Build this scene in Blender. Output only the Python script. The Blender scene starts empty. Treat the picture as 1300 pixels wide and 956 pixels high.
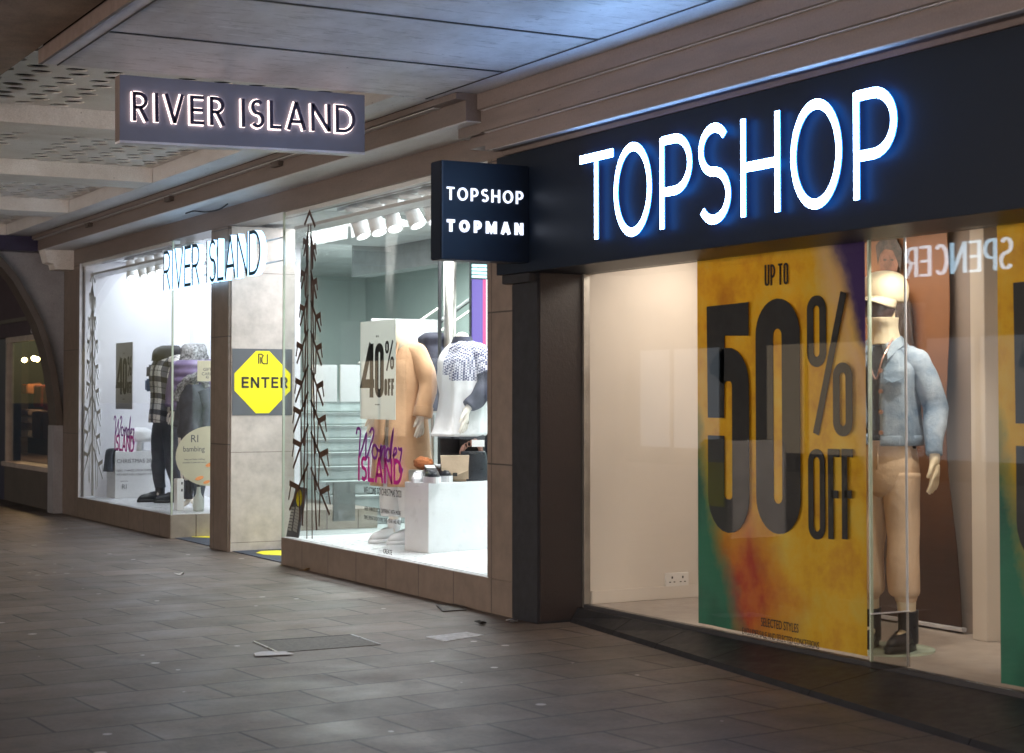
import bpy, bmesh, math, random
from mathutils import Vector, Matrix, noise
random.seed(7)
C = bpy.context.scene.collection
PI = math.pi
# ------------------------------------------------------------------ camera model
F, CX, CY, H = 2200.0, 650.0, 433.5, 1.6
pitch = math.atan(69.5 / F)
yaw = math.atan(1210 / F * math.cos(pitch))
fh = Vector((math.sin(yaw), math.cos(yaw), 0))
FW = fh * math.cos(pitch) + Vector((0, 0, 1)) * math.sin(pitch)
RT = Vector((math.cos(yaw), -math.sin(yaw), 0))
UP = RT.cross(FW)
EYE = Vector((0, 0, H))
def P(x, y, X=None, Y=None, Z=None):
    """point of the sight line through photo pixel (x, y) on a plane of the place"""
    d = FW * F + RT * (x - CX) - UP * (y - CY)
    t = X / d.x if X is not None else Y / d.y if Y is not None else (Z - H) / d.z
    return EYE + d * t
scene = bpy.context.scene
cam = bpy.data.objects.new('camera', bpy.data.cameras.new('camera'))
C.objects.link(cam)
cam.matrix_world = Matrix((( RT.x, UP.x, -FW.x, 0), (RT.y, UP.y, -FW.y, 0), (RT.z, UP.z, -FW.z, H), (0, 0, 0, 1)))
cam.data.sensor_width = 36
cam.data.lens = F / 1300 * 36
cam.data.shift_y = -44.5 / 1300
cam.data.clip_start = .1; cam.data.clip_end = 900
cam.data.dof.use_dof = True
cam.data.dof.focus_distance = 14.5
cam.data.dof.aperture_fstop = 3.6
scene.camera = cam
# ------------------------------------------------------------------ materials
def lin(c):
    return tuple(((v / 255) / 12.92 if v / 255 <= .04045 else ((v / 255 + .055) / 1.055) ** 2.4) for v in c) + (1,)
class N:
    def __init__(s, name):
        s.m = bpy.data.materials.new(name); s.m.use_nodes = True
        s.nt = s.m.node_tree; s.b = s.nt.nodes['Principled BSDF']; s.out = s.nt.nodes['Material Output']
    def n(s, t, **kw):
        x = s.nt.nodes.new('ShaderNode' + t)
        for k, v in kw.items():
            if k in x.inputs: x.inputs[k].default_value = v
            else: setattr(x, k, v)
        return x
    def l(s, a, b): s.nt.links.new(a, b)
    def coord(s, scale=(1, 1, 1), rot=(0, 0, 0), loc=(0, 0, 0), kind='Object'):
        t = s.n('TexCoord'); m = s.n('Mapping')
        m.inputs['Scale'].default_value = scale; m.inputs['Rotation'].default_value = rot; m.inputs['Location'].default_value = loc
        s.l(t.outputs[kind], m.inputs['Vector']); return m.outputs['Vector']
    def noise(s, v, scale, detail=5, rough=.55):
        x = s.n('TexNoise'); x.inputs['Scale'].default_value = scale; x.inputs['Detail'].default_value = detail; x.inputs['Roughness'].default_value = rough
        s.l(v, x.inputs['Vector']); return x.outputs['Fac']
    def ramp(s, f, stops, interp='LINEAR'):
        r = s.n('ValToRGB'); r.color_ramp.interpolation = interp
        el = r.color_ramp.elements
        while len(el) < len(stops): el.new(.5)
        for e, (p, c) in zip(el, stops): e.position = p; e.color = c if len(c) == 4 else tuple(c) + (1,)
        s.l(f, r.inputs['Fac']); return r.outputs['Color']
    def mix(s, f, a, b, blend='MIX'):
        x = s.n('MixRGB', blend_type=blend)
        for i, v in ((0, f), (1, a), (2, b)):
            if hasattr(v, 'is_output'): s.l(v, x.inputs[i])
            else: x.inputs[i].default_value = v
        return x.outputs[0]
    def math(s, op, a, b=0, c=0):
        x = s.n('Math', operation=op)
        for i, v in enumerate((a, b, c)):
            if hasattr(v, 'is_output'): s.l(v, x.inputs[i])
            else: x.inputs[i].default_value = v
        return x.outputs[0]
    def bump(s, h, dist=.01, strength=1.0):
        x = s.n('Bump'); x.inputs['Distance'].default_value = dist; x.inputs['Strength'].default_value = strength
        s.l(h, x.inputs['Height']); s.l(x.outputs[0], s.b.inputs['Normal'])
    def set(s, **kw):
        for k, v in kw.items():
            k = {'base': 'Base Color', 'rough': 'Roughness', 'metal': 'Metallic', 'emit': 'Emission Color', 'es': 'Emission Strength', 'sheen': 'Sheen Weight', 'spec': 'Specular IOR Level', 'coat': 'Coat Weight'}.get(k, k)
            if hasattr(v, 'is_output'): s.l(v, s.b.inputs[k])
            else: s.b.inputs[k].default_value = v
        return s
g = lambda v: (v, v, v, 1)
def simple(name, col, rough=.5, metal=0, var=.12, scale=6, bump=0, bscale=60, **kw):
    """plain surface whose colour varies a little, with fine relief"""
    s = N(name); v = s.coord()
    c2 = tuple(max(0, min(1, x * (1 - var * 1.6))) for x in col[:3]) + (1,); c1 = tuple(min(1, x * (1 + var)) for x in col[:3]) + (1,)
    f = s.noise(v, scale)
    s.set(base=s.ramp(f, [(.3, c2), (.7, c1)]), metal=metal, **kw)
    s.set(rough=s.ramp(s.noise(v, scale * 2.3), [(.2, g(max(0, rough - .08))), (.8, g(min(1, rough + .1)))]))
    if bump: s.bump(s.noise(v, bscale, 3), bump)
    return s.m
def emitter(name, col, strength):
    s = N(name); s.set(base=g(.02), emit=tuple(col[:3]) + (1,), es=strength); return s.m
def painted(name, col, dirt, amount=.5, rough=.5, stretch=(1, 1, 1), scale=2.5, bumpd=.002):
    """old paint: grime blotches, streaks, dark specks and chips"""
    s = N(name); v = s.coord(scale=stretch); v1 = s.coord()
    a = s.ramp(s.noise(v, scale, 8, .65), [(.35, g(0)), (.75, g(amount))])
    base = s.mix(a, col, dirt)
    sp = s.ramp(s.noise(v, 26, 4, .7), [(.66, g(0)), (.72, g(.75))])
    base = s.mix(sp, base, tuple(x * .3 for x in dirt[:3]) + (1,))
    fine = s.ramp(s.noise(v1, 90, 3), [(.3, g(.86)), (.7, g(1.06))])
    base = s.mix(1.0, base, fine, 'MULTIPLY')
    s.set(base=base, rough=rough)
    s.bump(s.noise(v1, 35, 6, .7), bumpd); return s.m
def tiles(name, c1, c2, joint, bw, rh, axis='xz', off=(0, 0, 0), rough=.35, offset=0.0, js=.006):
    s = N(name)
    rot = {'xz': (PI / 2, 0, 0), 'yz': (PI / 2, 0, PI / 2), 'xy': (0, 0, 0)}[axis]
    t = s.n('TexCoord'); sep = s.n('SeparateXYZ'); cmb = s.n('CombineXYZ'); s.l(t.outputs['Object'], sep.inputs[0])
    s.l(sep.outputs['XYZ'.index(axis[0].upper())], cmb.inputs[0]); s.l(sep.outputs['XYZ'.index(axis[1].upper())], cmb.inputs[1])
    mp = s.n('Mapping'); mp.inputs['Location'].default_value = off; s.l(cmb.outputs[0], mp.inputs[0])
    b = s.n('TexBrick', offset=offset); s.l(mp.outputs[0], b.inputs['Vector'])
    for k, v in (('Color1', c1), ('Color2', c2), ('Mortar', joint), ('Scale', 1), ('Mortar Size', js), ('Mortar Smooth', .1), ('Bias', 0), ('Brick Width', bw), ('Row Height', rh)): b.inputs[k].default_value = v
    v = s.coord()
    col = s.mix(1.0, b.outputs['Color'], s.ramp(s.noise(v, 7, 8, .6), [(.3, g(.8)), (.7, g(1.15))]), 'MULTIPLY')
    s.set(base=col, rough=rough)
    s.bump(s.math('SUBTRACT', s.math('MULTIPLY', s.noise(v, 60), .15), b.outputs['Fac']), .003)
    return s.m
def glass(name, tint=(1, 1, 1, 1), k=1.0, rough=0.0):
    s = N(name); nt = s.nt; nt.nodes.remove(s.b)
    geo = s.n('NewGeometry'); dot = s.n('VectorMath', operation='DOT_PRODUCT'); s.l(geo.outputs['Normal'], dot.inputs[0]); s.l(geo.outputs['Incoming'], dot.inputs[1])
    c = s.math('ABSOLUTE', dot.outputs['Value']); p = s.math('POWER', s.math('SUBTRACT', 1.0, c), 5.0)
    f = s.math('MULTIPLY', s.math('ADD', s.math('MULTIPLY', p, .96), .04), k)
    tr = s.n('BsdfTransparent'); tr.inputs[0].default_value = tint; gl = s.n('BsdfGlossy'); gl.inputs['Roughness'].default_value = rough
    mx = s.n('MixShader'); s.l(f, mx.inputs[0]); s.l(tr.outputs[0], mx.inputs[1]); s.l(gl.outputs[0], mx.inputs[2]); s.l(mx.outputs[0], s.out.inputs[0])
    return s.m
MT = {}
MT['glass'] = glass('window_glass', (.985, .995, .99, 1), 1.0)
MT['glass_edge'] = simple('glass_edge', (.48, .56, .46, 1), .2, var=.1)
MT['ceil'] = painted('ceiling_paint', (.66, .67, .69, 1), (.30, .27, .24, 1), .55, .42, (1, .35, 1))
MT['ceil2'] = painted('coffer_paint', (.80, .79, .78, 1), (.48, .42, .37, 1), .75, .55, (1, 1, 1), 1.6)
MT['brownpaint'] = painted('brown_gloss_paint', (.185, .150, .135, 1), (.11, .09, .08, 1), .6, .4, (.4, .4, 3), 4, .0006)
def worn_board(name):
    s = N(name); v = s.coord(scale=(.8, .5, 1)); v1 = s.coord(); rt = s.coord(rot=(0, 0, .5), scale=(1.2, 7, 1))
    base = s.mix(s.ramp(s.noise(v, 1.8, 9, .7), [(.35, g(0)), (.7, g(1))]), (.70, .69, .70, 1), (.40, .375, .36, 1))
    base = s.mix(s.ramp(s.noise(rt, 3.2, 7, .75), [(.56, g(0)), (.62, g(.65)), (.66, g(.1))]), base, (.16, .145, .135, 1))
    base = s.mix(s.ramp(s.noise(v1, 17, 5, .75), [(.66, g(0)), (.70, g(.9))]), base, (.09, .08, .075, 1))
    base = s.mix(s.ramp(s.noise(s.coord(scale=(.5, 3, 1), loc=(4, 4, 0)), 4, 6, .7), [(.62, g(0)), (.68, g(.5))]), base, (.86, .86, .88, 1))
    s.set(base=base, rough=s.ramp(s.noise(v, 5, 6), [(.3, g(.38)), (.7, g(.6))])); s.bump(s.noise(v1, 22, 7, .7), .0025); return s.m
MT['soffit'] = worn_board('soffit_board')
MT['slab'] = painted('stained_concrete', (.30, .215, .16, 1), (.07, .05, .04, 1), .95, .7, (1, 1, 1), 1.3, .01)
MT['browntile_y'] = tiles('brown_tile_front', (.19, .15, .125, 1), (.17, .135, .11, 1), (.06, .05, .045, 1), .62, 1.12, 'yz', (.1, .02, 0))
MT['browntile_x'] = tiles('brown_tile_side', (.22, .185, .15, 1), (.20, .17, .14, 1), (.06, .05, .045, 1), .62, 1.12, 'xz', (.1, .02, 0))
MT['plinthtile_x'] = tiles('plinth_tile_side', (.27, .235, .195, 1), (.25, .22, .18, 1), (.08, .06, .05, 1), .4, 1.12, 'xz', (.1, .02, 0))
MT['cream_x'] = tiles('cream_marble', (.50, .455, .42, 1), (.47, .43, .40, 1), (.2, .17, .15, 1), 2.0, .93, 'xz', (0, -.09, 0), .3, 0, .003)
s_ = N('black_gloss'); s_.set(base=(.006, .011, .021, 1), rough=.45, spec=.22); MT['black'] = s_.m
MT['blackcol'] = simple('black_column_paint', (.014, .015, .02, 1), .45, var=.2, bump=.0006, bscale=14)
MT['browncol'] = painted('dark_brown_panel', (.026, .018, .018, 1), (.012, .01, .01, 1), .6, .4)
MT['charcoal'] = simple('charcoal_stone', (.012, .012, .014, 1), .5, var=.3, bump=.001)
MT['white'] = simple('white_gloss', (.78, .79, .8, 1), .35, var=.03)
MT['whitefloor'] = simple('white_display_board', (.76, .78, .8, 1), .3, var=.03)
MT['wallwhite'] = simple('white_wall', (.74, .75, .8, 1), .7, var=.02)
MT['beige'] = simple('warm_wall_paint', (.58, .52, .46, 1), .75, var=.04, scale=1.5)
MT['greywall'] = simple('taupe_wall_paint', (.30, .25, .225, 1), .75, var=.04, scale=1.5)
MT['beigefloor'] = simple('display_floor', (.34, .29, .255, 1), .45, var=.08)
MT['greenwall'] = simple('shop_wall', (.40, .46, .44, 1), .55, var=.06, scale=1)
MT['darkgrey'] = simple('dark_grey_board', (.16, .175, .175, 1), .5)
MT['midgrey'] = simple('mid_grey_board', (.27, .30, .30, 1), .45)
MT['steel'] = simple('brushed_steel', (.42, .40, .37, 1), .42, 1, var=.1, bump=.0005)
MT['dark'] = simple('dark_metal', (.03, .03, .033, 1), .4)
MT['void'] = simple('dark_void', (.01, .01, .01, 1), .9)
MT['letterwhite'] = emitter('lit_letter_face', (.30, .55, 1.0), 34)
MT['letterblue'] = emitter('lit_letter_side', (.03, .24, .95), 6.5)
MT['smallwhite'] = emitter('lit_small_letter', (.75, .82, 1.0), 1.7)
MT['haloface'] = simple('halo_letter_face', (.012, .06, .11, 1), .3)
MT['halowhite'] = emitter('halo_letter_return', (.42, .70, 1.0), 2.6)
MT['halopink'] = emitter('halo_backlight', (1.0, .76, .72), 3.5)
MT['purpleletter'] = simple('dark_purple_letter', (.03, .02, .05, 1), .35)
MT['signgrey'] = simple('grey_sign_face', (.17, .175, .22, 1), .5, var=.04)
MT['signrim'] = simple('bronze_sign_rim', (.13, .1, .09, 1), .4)
MT['signpale'] = simple('pale_sign_trim', (.62, .62, .66, 1), .4)
MT['decalbrown'] = simple('brown_vinyl', (.075, .04, .025, 1), .5)
MT['decalgrey'] = simple('grey_vinyl', (.42, .45, .44, 1), .5)
MT['ink'] = simple('black_ink', (.012, .012, .014, 1), .5)
MT['inkgrey'] = simple('grey_ink', (.10, .10, .11, 1), .5)
MT['magenta'] = simple('magenta_vinyl', (.55, .01, .30, 1), .4)
MT['purple'] = simple('purple_vinyl', (.22, .02, .30, 1), .4)
MT['yellow'] = simple('yellow_vinyl', (.85, .76, .0, 1), .45, var=.02)
MT['slate'] = simple('slate_vinyl', (.09, .10, .115, 1), .5, var=.04)
MT['posterpale'] = simple('pale_poster', (.74, .76, .73, 1), .5, var=.02)
MT['postergrey'] = simple('grey_poster', (.42, .42, .42, 1), .5, var=.03)
MT['cream'] = simple('cream_vinyl', (.66, .64, .50, 1), .5, var=.03)
MT['orange'] = simple('orange_print', (.75, .30, .10, 1), .5)
MT['sock'] = simple('plastic_white', (.66, .63, .6, 1), .35, var=.02)
MT['skin'] = simple('mannequin_cream', (.66, .56, .40, 1), .4, var=.04)
MT['skinwhite'] = simple('mannequin_white', (.72, .66, .58, 1), .4, var=.04)
MT['camel'] = simple('camel_wool', (.56, .33, .18, 1), .85, var=.08, bump=.010, bscale=13, sheen=.3)
MT['navy'] = simple('navy_cloth', (.035, .037, .06, 1), .75, var=.3, bump=.010, bscale=13)
MT['blackcloth'] = simple('black_cloth', (.014, .014, .017, 1), .8, var=.3, bump=.002, bscale=120)
MT['darkleather'] = simple('black_leather', (.018, .02, .028, 1), .3, var=.3, bump=.003, bscale=60)
MT['darkcoat'] = simple('slate_coat', (.055, .06, .08, 1), .7, var=.35, bump=.004, bscale=30)
MT['purplecoat'] = simple('mauve_padded', (.16, .12, .23, 1), .5, var=.25, bump=.003, bscale=30)
MT['jogger'] = simple('sand_cotton', (.60, .44, .31, 1), .9, var=.08, bump=.010, bscale=11)
MT['creamcap'] = simple('cream_cap_cloth', (.68, .58, .42, 1), .8, var=.05, bump=.001, bscale=200)
MT['facedark'] = simple('brown_visor', (.07, .045, .045, 1), .35)
MT['whitecloth'] = simple('white_sweat_cloth', (.74, .75, .76, 1), .85, var=.04, bump=.010, bscale=13)
MT['whiteleather'] = simple('white_leather', (.75, .76, .78, 1), .4, var=.05)
MT['taupe'] = simple('taupe_cloth', (.26, .22, .2, 1), .8)
MT['beigebag'] = simple('beige_leather', (.47, .36, .25, 1), .45, var=.1, bump=.002)
MT['gold'] = simple('pink_gold_chain', (.6, .36, .3, 1), .3, .8)
MT['ginger'] = simple('ginger_fur', (.45, .15, .05, 1), .95, bump=.01, bscale=120)
MT['fur'] = simple('grey_fur', (.30, .30, .31, 1), 1, var=.6, scale=40, bump=.02, bscale=150)
MT['bluebag'] = simple('blue_bag', (.06, .17, .38, 1), .5)
MT['leaf'] = simple('dry_leaf', (.28, .19, .10, 1), .8)
MT['paper'] = simple('litter_paper', (.65, .63, .62, 1), .7)
MT['purplebeam'] = painted('purple_fascia', (.035, .028, .075, 1), (.015, .012, .03, 1), .7, .4)
MT['purplewall'] = painted('mauve_brown_render', (.075, .055, .07, 1), (.035, .025, .03, 1), .6, .7)
MT['stonedark'] = painted('brown_stone', (.105, .085, .075, 1), (.05, .04, .035, 1), .7, .5)
MT['webgrey'] = painted('bracket_grey_paint', (.34, .34, .37, 1), (.18, .17, .18, 1), .6, .5)
MT['woodframe'] = simple('pale_timber', (.42, .36, .32, 1), .5)
MT['warmlamp'] = emitter('warm_globe', (1.0, .72, .28), 40)
MT['spotlamp'] = emitter('spot_lens', (.95, .97, 1.0), 3)
MT['ledpurple'] = emitter('screen_purple', (.20, .13, .62), 1.1)
MT['ledpink'] = emitter('screen_pink', (.95, .10, .38), 1.1)
MT['ledcyan'] = emitter('screen_cyan', (.55, .95, 1.0), 2.2)
MT['ledwhite'] = emitter('screen_lilac', (.95, .86, .95), 1.3)
MT['winfill'] = emitter('fill_window_warm', (1.0, .78, .62), 8.0)  # added glow behind the camera, warm and cool, brightening ceiling and paving
MT['winfill2'] = emitter('fill_window_cool', (.9, .92, 1.0), 7.5)
MT['winglow'] = emitter('lit_shop_window', (1.0, .76, .50), .7)
MT['winglow2'] = emitter('lit_shop_window_cool', (.78, .88, 1.0), .6)
MT['msletter'] = emitter('lit_green_sign_letter', (.55, .80, 1.0), 7)
MT['facade'] = simple('opposite_facade', (.06, .055, .05, 1), .8)
MT['asphalt'] = simple('iron_cover', (.10, .085, .07, 1), .6, var=.3, scale=30, bump=.003, bscale=90)
MT['chrome'] = simple('cover_rim', (.45, .45, .47, 1), .3, .8)
MT['gumwhite'] = simple('worn_white_paint', (.5, .5, .52, 1), .6, var=.3, scale=20)
MT['mat'] = simple('entrance_mat', (.05, .06, .085, 1), .9, bump=.004, bscale=200)
def paperize(m, k=.5):
    nt = m.node_tree; b = nt.nodes['Principled BSDF']; out = nt.nodes['Material Output']; tl = nt.nodes.new('ShaderNodeBsdfTranslucent'); mx = nt.nodes.new('ShaderNodeMixShader')
    src = b.inputs['Base Color']
    if src.is_linked: nt.links.new(src.links[0].from_socket, tl.inputs[0])
    else: tl.inputs[0].default_value = src.default_value
    mx.inputs[0].default_value = k; nt.links.new(b.outputs[0], mx.inputs[1]); nt.links.new(tl.outputs[0], mx.inputs[2]); nt.links.new(mx.outputs[0], out.inputs[0])
for k_ in ('posterpale', 'cream', 'postergrey'): paperize(MT[k_])
# denim
s = N('pale_denim'); v = s.coord()
s.set(base=s.mix(s.ramp(s.noise(v, 8, 8), [(.35, g(0)), (.65, g(1))]), (.14, .21, .30, 1), (.38, .45, .54, 1)), rough=.9); s.bump(s.noise(v, 18, 8, .7), .012); MT['denim'] = s.m
# plaid
def bands(s, out, freq, w, ph=0.0):
    x = s.math('FRACT', s.math('ADD', s.math('MULTIPLY', out, freq), ph)); return s.math('LESS_THAN', x, w)
s = N('plaid_flannel'); v = s.coord(); sp = s.n('SeparateXYZ'); s.l(v, sp.inputs[0])
ax = sp.outputs[0]; az = s.math('ADD', sp.outputs[2], s.math('MULTIPLY', sp.outputs[1], .3))
bx = s.math('ADD', s.math('MULTIPLY', bands(s, ax, 7, .33), .5), s.math('MULTIPLY', bands(s, ax, 7, .06, .35), .35))
bz = s.math('ADD', s.math('MULTIPLY', bands(s, az, 6, .33), .5), s.math('MULTIPLY', bands(s, az, 6, .06, .35), .35))
s.set(base=s.ramp(s.math('ADD', bx, bz), [(0, (.62, .60, .55)), (.5, (.10, .10, .12)), (1, (.008, .008, .012))]), rough=.9); MT['plaid'] = s.m
# houndstooth
s = N('houndstooth_knit'); ch = s.n('TexChecker'); ch.inputs['Scale'].default_value = 70; s.l(s.coord(rot=(.5, .5, .8)), ch.inputs['Vector'])
ch.inputs['Color1'].default_value = (.05, .055, .13, 1); ch.inputs['Color2'].default_value = (.66, .67, .74, 1); s.l(ch.outputs['Color'], s.b.inputs['Base Color']); s.set(rough=.9); MT['hound'] = s.m
# leopard / patterned camo sleeve
s = N('leaf_print'); s.set(base=s.ramp(s.noise(s.coord(), 14, 3), [(.4, (.55, .5, .38)), (.5, (.2, .22, .1)), (.6, (.05, .05, .04))], 'CONSTANT'), rough=.9); MT['camo'] = s.m
# sale banner: watercolour print on translucent paper
def banner_mat(name, y0, y1, z0, z1, flip=0):
    s = N(name); t = s.n('TexCoord'); sp = s.n('SeparateXYZ'); s.l(t.outputs['Object'], sp.inputs[0])
    u = s.math('DIVIDE', s.math('MULTIPLY', sp.outputs[1], -1), y1 - y0)        # 0 at left edge .. 1 right
    u = s.math('ADD', u, .5)
    w = s.math('DIVIDE', sp.outputs[2], z1 - z0)
    v = s.coord()
    n1 = s.noise(v, 1.6, 6, .6); n2 = s.noise(s.coord(loc=(3, 5, 1)), 3.0, 7, .65); n3 = s.noise(s.coord(loc=(9, 2, 4)), 6, 6)
    wob = s.math('MULTIPLY', s.math('SUBTRACT', n1, .5), .8); wob2 = s.math('MULTIPLY', s.math('SUBTRACT', n2, .5), .5)
    yel = s.ramp(n2, [(.3, (.52, .24, .015)), (.5, (.70, .44, .02)), (.7, (.68, .52, .08))])
    # orange-red lower, left of centre
    m = s.math('SUBTRACT', 1.0, s.math('MULTIPLY', s.math('ADD', s.math('ABSOLUTE', s.math('SUBTRACT', u, .32)), s.math('MULTIPLY', s.math('ABSOLUTE', s.math('SUBTRACT', w, .1)), 1.1)), 2.4))
    col = s.mix(s.ramp(s.math('ADD', m, s.math('MULTIPLY', wob, 1.3)), [(.05, g(0)), (.75, g(1))]), yel, s.mix(s.ramp(n3, [(.4, g(0)), (.6, g(1))]), (.42, .05, .02, 1), (.55, .14, .02, 1)))
    # green: left edge in the lower half
    m = s.math('SUBTRACT', s.math('SUBTRACT', .17, u), s.math('MULTIPLY', s.math('SUBTRACT', w, .35), .55))
    col = s.mix(s.ramp(s.math('ADD', s.math('MULTIPLY', m, 3.6), s.math('MULTIPLY', wob2, 1.6)), [(.12, g(0)), (.32, g(.55)), (.6, g(1))]), col, s.mix(s.ramp(n1, [(.4, g(0)), (.6, g(1))]), (.015, .12, .075, 1), (.03, .20, .12, 1)))
    # violet: top right
    m = s.math('SUBTRACT', s.math('ADD', u, s.math('MULTIPLY', w, .62)), 1.33)
    col = s.mix(s.ramp(s.math('ADD', s.math('MULTIPLY', m, 4), wob2), [(.3, g(0)), (.5, g(1))]), col, (.06, .03, .14, 1))
    m = s.math('SUBTRACT', s.math('ADD', u, s.math('MULTIPLY', w, .5)), 1.12)
    pale = s.math('MULTIPLY', s.ramp(s.math('ADD', s.math('MULTIPLY', m, 3), wob2), [(.2, g(0)), (.5, g(.6)), (.75, g(0))]), 1)
    col = s.mix(pale, col, (.62, .45, .32, 1))
    s.b.inputs['Roughness'].default_value = .6
    s.l(col, s.b.inputs['Base Color'])
    tl = s.n('BsdfTranslucent'); s.l(col, tl.inputs[0]); mx = s.n('MixShader'); mx.inputs[0].default_value = .34
    s.l(s.b.outputs[0], mx.inputs[1]); s.l(tl.outputs[0], mx.inputs[2]); s.l(mx.outputs[0], s.out.inputs[0])
    return s.m
# paving
s = N('paving_slabs'); v = s.coord(rot=(0, 0, math.radians(-3.4)))
dv = s.n('VectorMath', operation='ADD'); s.l(v, dv.inputs[0])
nz = s.n('TexNoise'); nz.inputs['Scale'].default_value = 3; s.l(v, nz.inputs['Vector']); sc = s.n('VectorMath', operation='SCALE'); sc.inputs['Scale'].default_value = .012; s.l(nz.outputs['Color'], sc.inputs[0]); s.l(sc.outputs[0], dv.inputs[1])
b = s.n('TexBrick', offset=.5); s.l(dv.outputs[0], b.inputs['Vector'])
for k, val in (('Color1', (.105, .080, .065, 1)), ('Color2', (.155, .118, .097, 1)), ('Mortar', (.022, .018, .016, 1)), ('Scale', 1), ('Mortar Size', .009), ('Mortar Smooth', .3), ('Bias', 0), ('Brick Width', .74), ('Row Height', .455)): b.inputs[k].default_value = val
big = s.ramp(s.noise(v, .7, 6, .6), [(.3, g(.78)), (.7, g(1.2))]); fine = s.ramp(s.noise(v, 30, 5, .7), [(.25, g(.72)), (.75, g(1.25))])
col = s.mix(1, s.mix(1, b.outputs['Color'], big, 'MULTIPLY'), fine, 'MULTIPLY')
col = s.mix(s.ramp(s.noise(s.coord(loc=(3, 1, 0)), 1.7, 9, .75), [(.52, g(0)), (.68, g(.7))]), col, (.045, .036, .030, 1))
col = s.mix(s.ramp(s.noise(s.coord(loc=(8, 1, 0)), 6, 9, .8), [(.60, g(0)), (.72, g(.45))]), col, (.24, .20, .175, 1))
vo = s.n('TexVoronoi'); vo.inputs['Scale'].default_value = 4.2; s.l(v, vo.inputs['Vector'])
rnd = s.n('SeparateColor'); s.l(vo.outputs['Color'], rnd.inputs[0])
spot = s.math('MULTIPLY', s.math('LESS_THAN', vo.outputs['Distance'], s.math('MULTIPLY', rnd.outputs[1], .14)), s.math('GREATER_THAN', rnd.outputs[0], .55))
col = s.mix(s.math('MULTIPLY', spot, .9), col, (.55, .50, .47, 1))
vo2 = s.n('TexVoronoi'); vo2.inputs['Scale'].default_value = 9; s.l(v, vo2.inputs['Vector'])
r2 = s.n('SeparateColor'); s.l(vo2.outputs['Color'], r2.inputs[0])
spot2 = s.math('MULTIPLY', s.math('LESS_THAN', vo2.outputs['Distance'], s.math('MULTIPLY', r2.outputs[1], .16)), s.math('GREATER_THAN', r2.outputs[0], .7))
col = s.mix(s.math('MULTIPLY', spot2, .5), col, (.04, .035, .03, 1))
s.set(base=col, rough=s.ramp(s.noise(v, 2.2, 6), [(.3, g(.42)), (.7, g(.62))]))
s.bump(s.math('SUBTRACT', s.math('ADD', s.math('MULTIPLY', s.noise(v, 45, 4), .25), s.math('MULTIPLY', s.noise(v, 2.5, 2), .8)), b.outputs['Fac']), .006)
MT['paving'] = s.m

# ------------------------------------------------------------------ object helpers
def wloc(o):
    r = Vector()
    while o: r += o.location; o = o.parent
    return r
def tag(o, label=None, cat=None, group=None, kind=None):
    if label: o['label'] = label
    if cat: o['category'] = cat
    if group: o['group'] = group
    if kind: o['kind'] = kind
    return o
def thing(name, loc, label, cat, group=None, rz=0, scale=1):
    o = bpy.data.objects.new(name, None); C.objects.link(o); o.empty_display_size = .1
    o.location = loc; o.rotation_euler = (0, 0, rz); o.scale = (scale,) * 3
    return tag(o, label, cat, group)
def obj(name, bm, mats, parent=None, local=False, smooth=False, origin=None):
    """link a bmesh as one object; vertices are in world metres unless local"""
    if not isinstance(mats, (list, tuple)): mats = [mats]
    me = bpy.data.meshes.new(name)
    if not local:
        if parent: off = wloc(parent)
        else: off = Vector(origin) if origin else Vector()
        bmesh.ops.translate(bm, verts=bm.verts, vec=-off)
    bmesh.ops.recalc_face_normals(bm, faces=bm.faces)
    bm.to_mesh(me); bm.free()
    for m in mats: me.materials.append(MT[m] if isinstance(m, str) else m)
    if smooth:
        for p in me.polygons: p.use_smooth = True
    o = bpy.data.objects.new(name, me); C.objects.link(o)
    if parent: o.parent = parent
    elif not local and origin: o.location = origin
    return o
def box(x0, x1, y0, y1, z0, z1, bm=None, bev=0):
    bm = bm or bmesh.new()
    vs = [bm.verts.new((x, y, z)) for z in (z0, z1) for x, y in ((x0, y0), (x1, y0), (x1, y1), (x0, y1))]
    fs = [bm.faces.new([vs[i] for i in f]) for f in ((3, 2, 1, 0), (4, 5, 6, 7), (0, 1, 5, 4), (1, 2, 6, 5), (2, 3, 7, 6), (3, 0, 4, 7))]
    if bev:
        es = list({e for f in fs for e in f.edges}); bmesh.ops.bevel(bm, geom=es, offset=bev, segments=2, affect='EDGES')
    return bm
def extrude_y(prof, y0, y1, bm=None):
    """prof: list of (x, z)"""
    bm = bm or bmesh.new(); n = len(prof)
    a = [bm.verts.new((x, y0, z)) for x, z in prof]; b = [bm.verts.new((x, y1, z)) for x, z in prof]
    for i in range(n): bm.faces.new((a[i], a[(i + 1) % n], b[(i + 1) % n], b[i]))
    bm.faces.new(a); bm.faces.new(b[::-1]); return bm
class Fr:
    """a flat frame: origin, right, up, out"""
    def __init__(s, o, u, v=(0, 0, 1)):
        s.o = Vector(o); s.u = Vector(u).normalized(); s.v = Vector(v).normalized(); s.n = s.u.cross(s.v)
    def __call__(s, x, y, z=0): return s.o + s.u * x + s.v * y + s.n * z
def wallfr(X, Y=0, Z=0): return Fr((X, Y, Z), (0, -1, 0))       # faces the street; u = -Y
def camfr(Y, X=0, Z=0): return Fr((X, Y, Z), (1, 0, 0))         # faces the near end; u = +X
def plate(bm, pts, fr, n0, n1, mi=0):
    """solid plate from a 2D outline"""
    a = [bm.verts.new(fr(x, y, n1)) for x, y in pts]; b = [bm.verts.new(fr(x, y, n0)) for x, y in pts]; n = len(pts)
    f = bm.faces.new(a); f.material_index = mi
    bm.faces.new(b[::-1])
    for i in range(n): bm.faces.new((a[i], b[i], b[(i + 1) % n], a[(i + 1) % n]))
    return f
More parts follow.
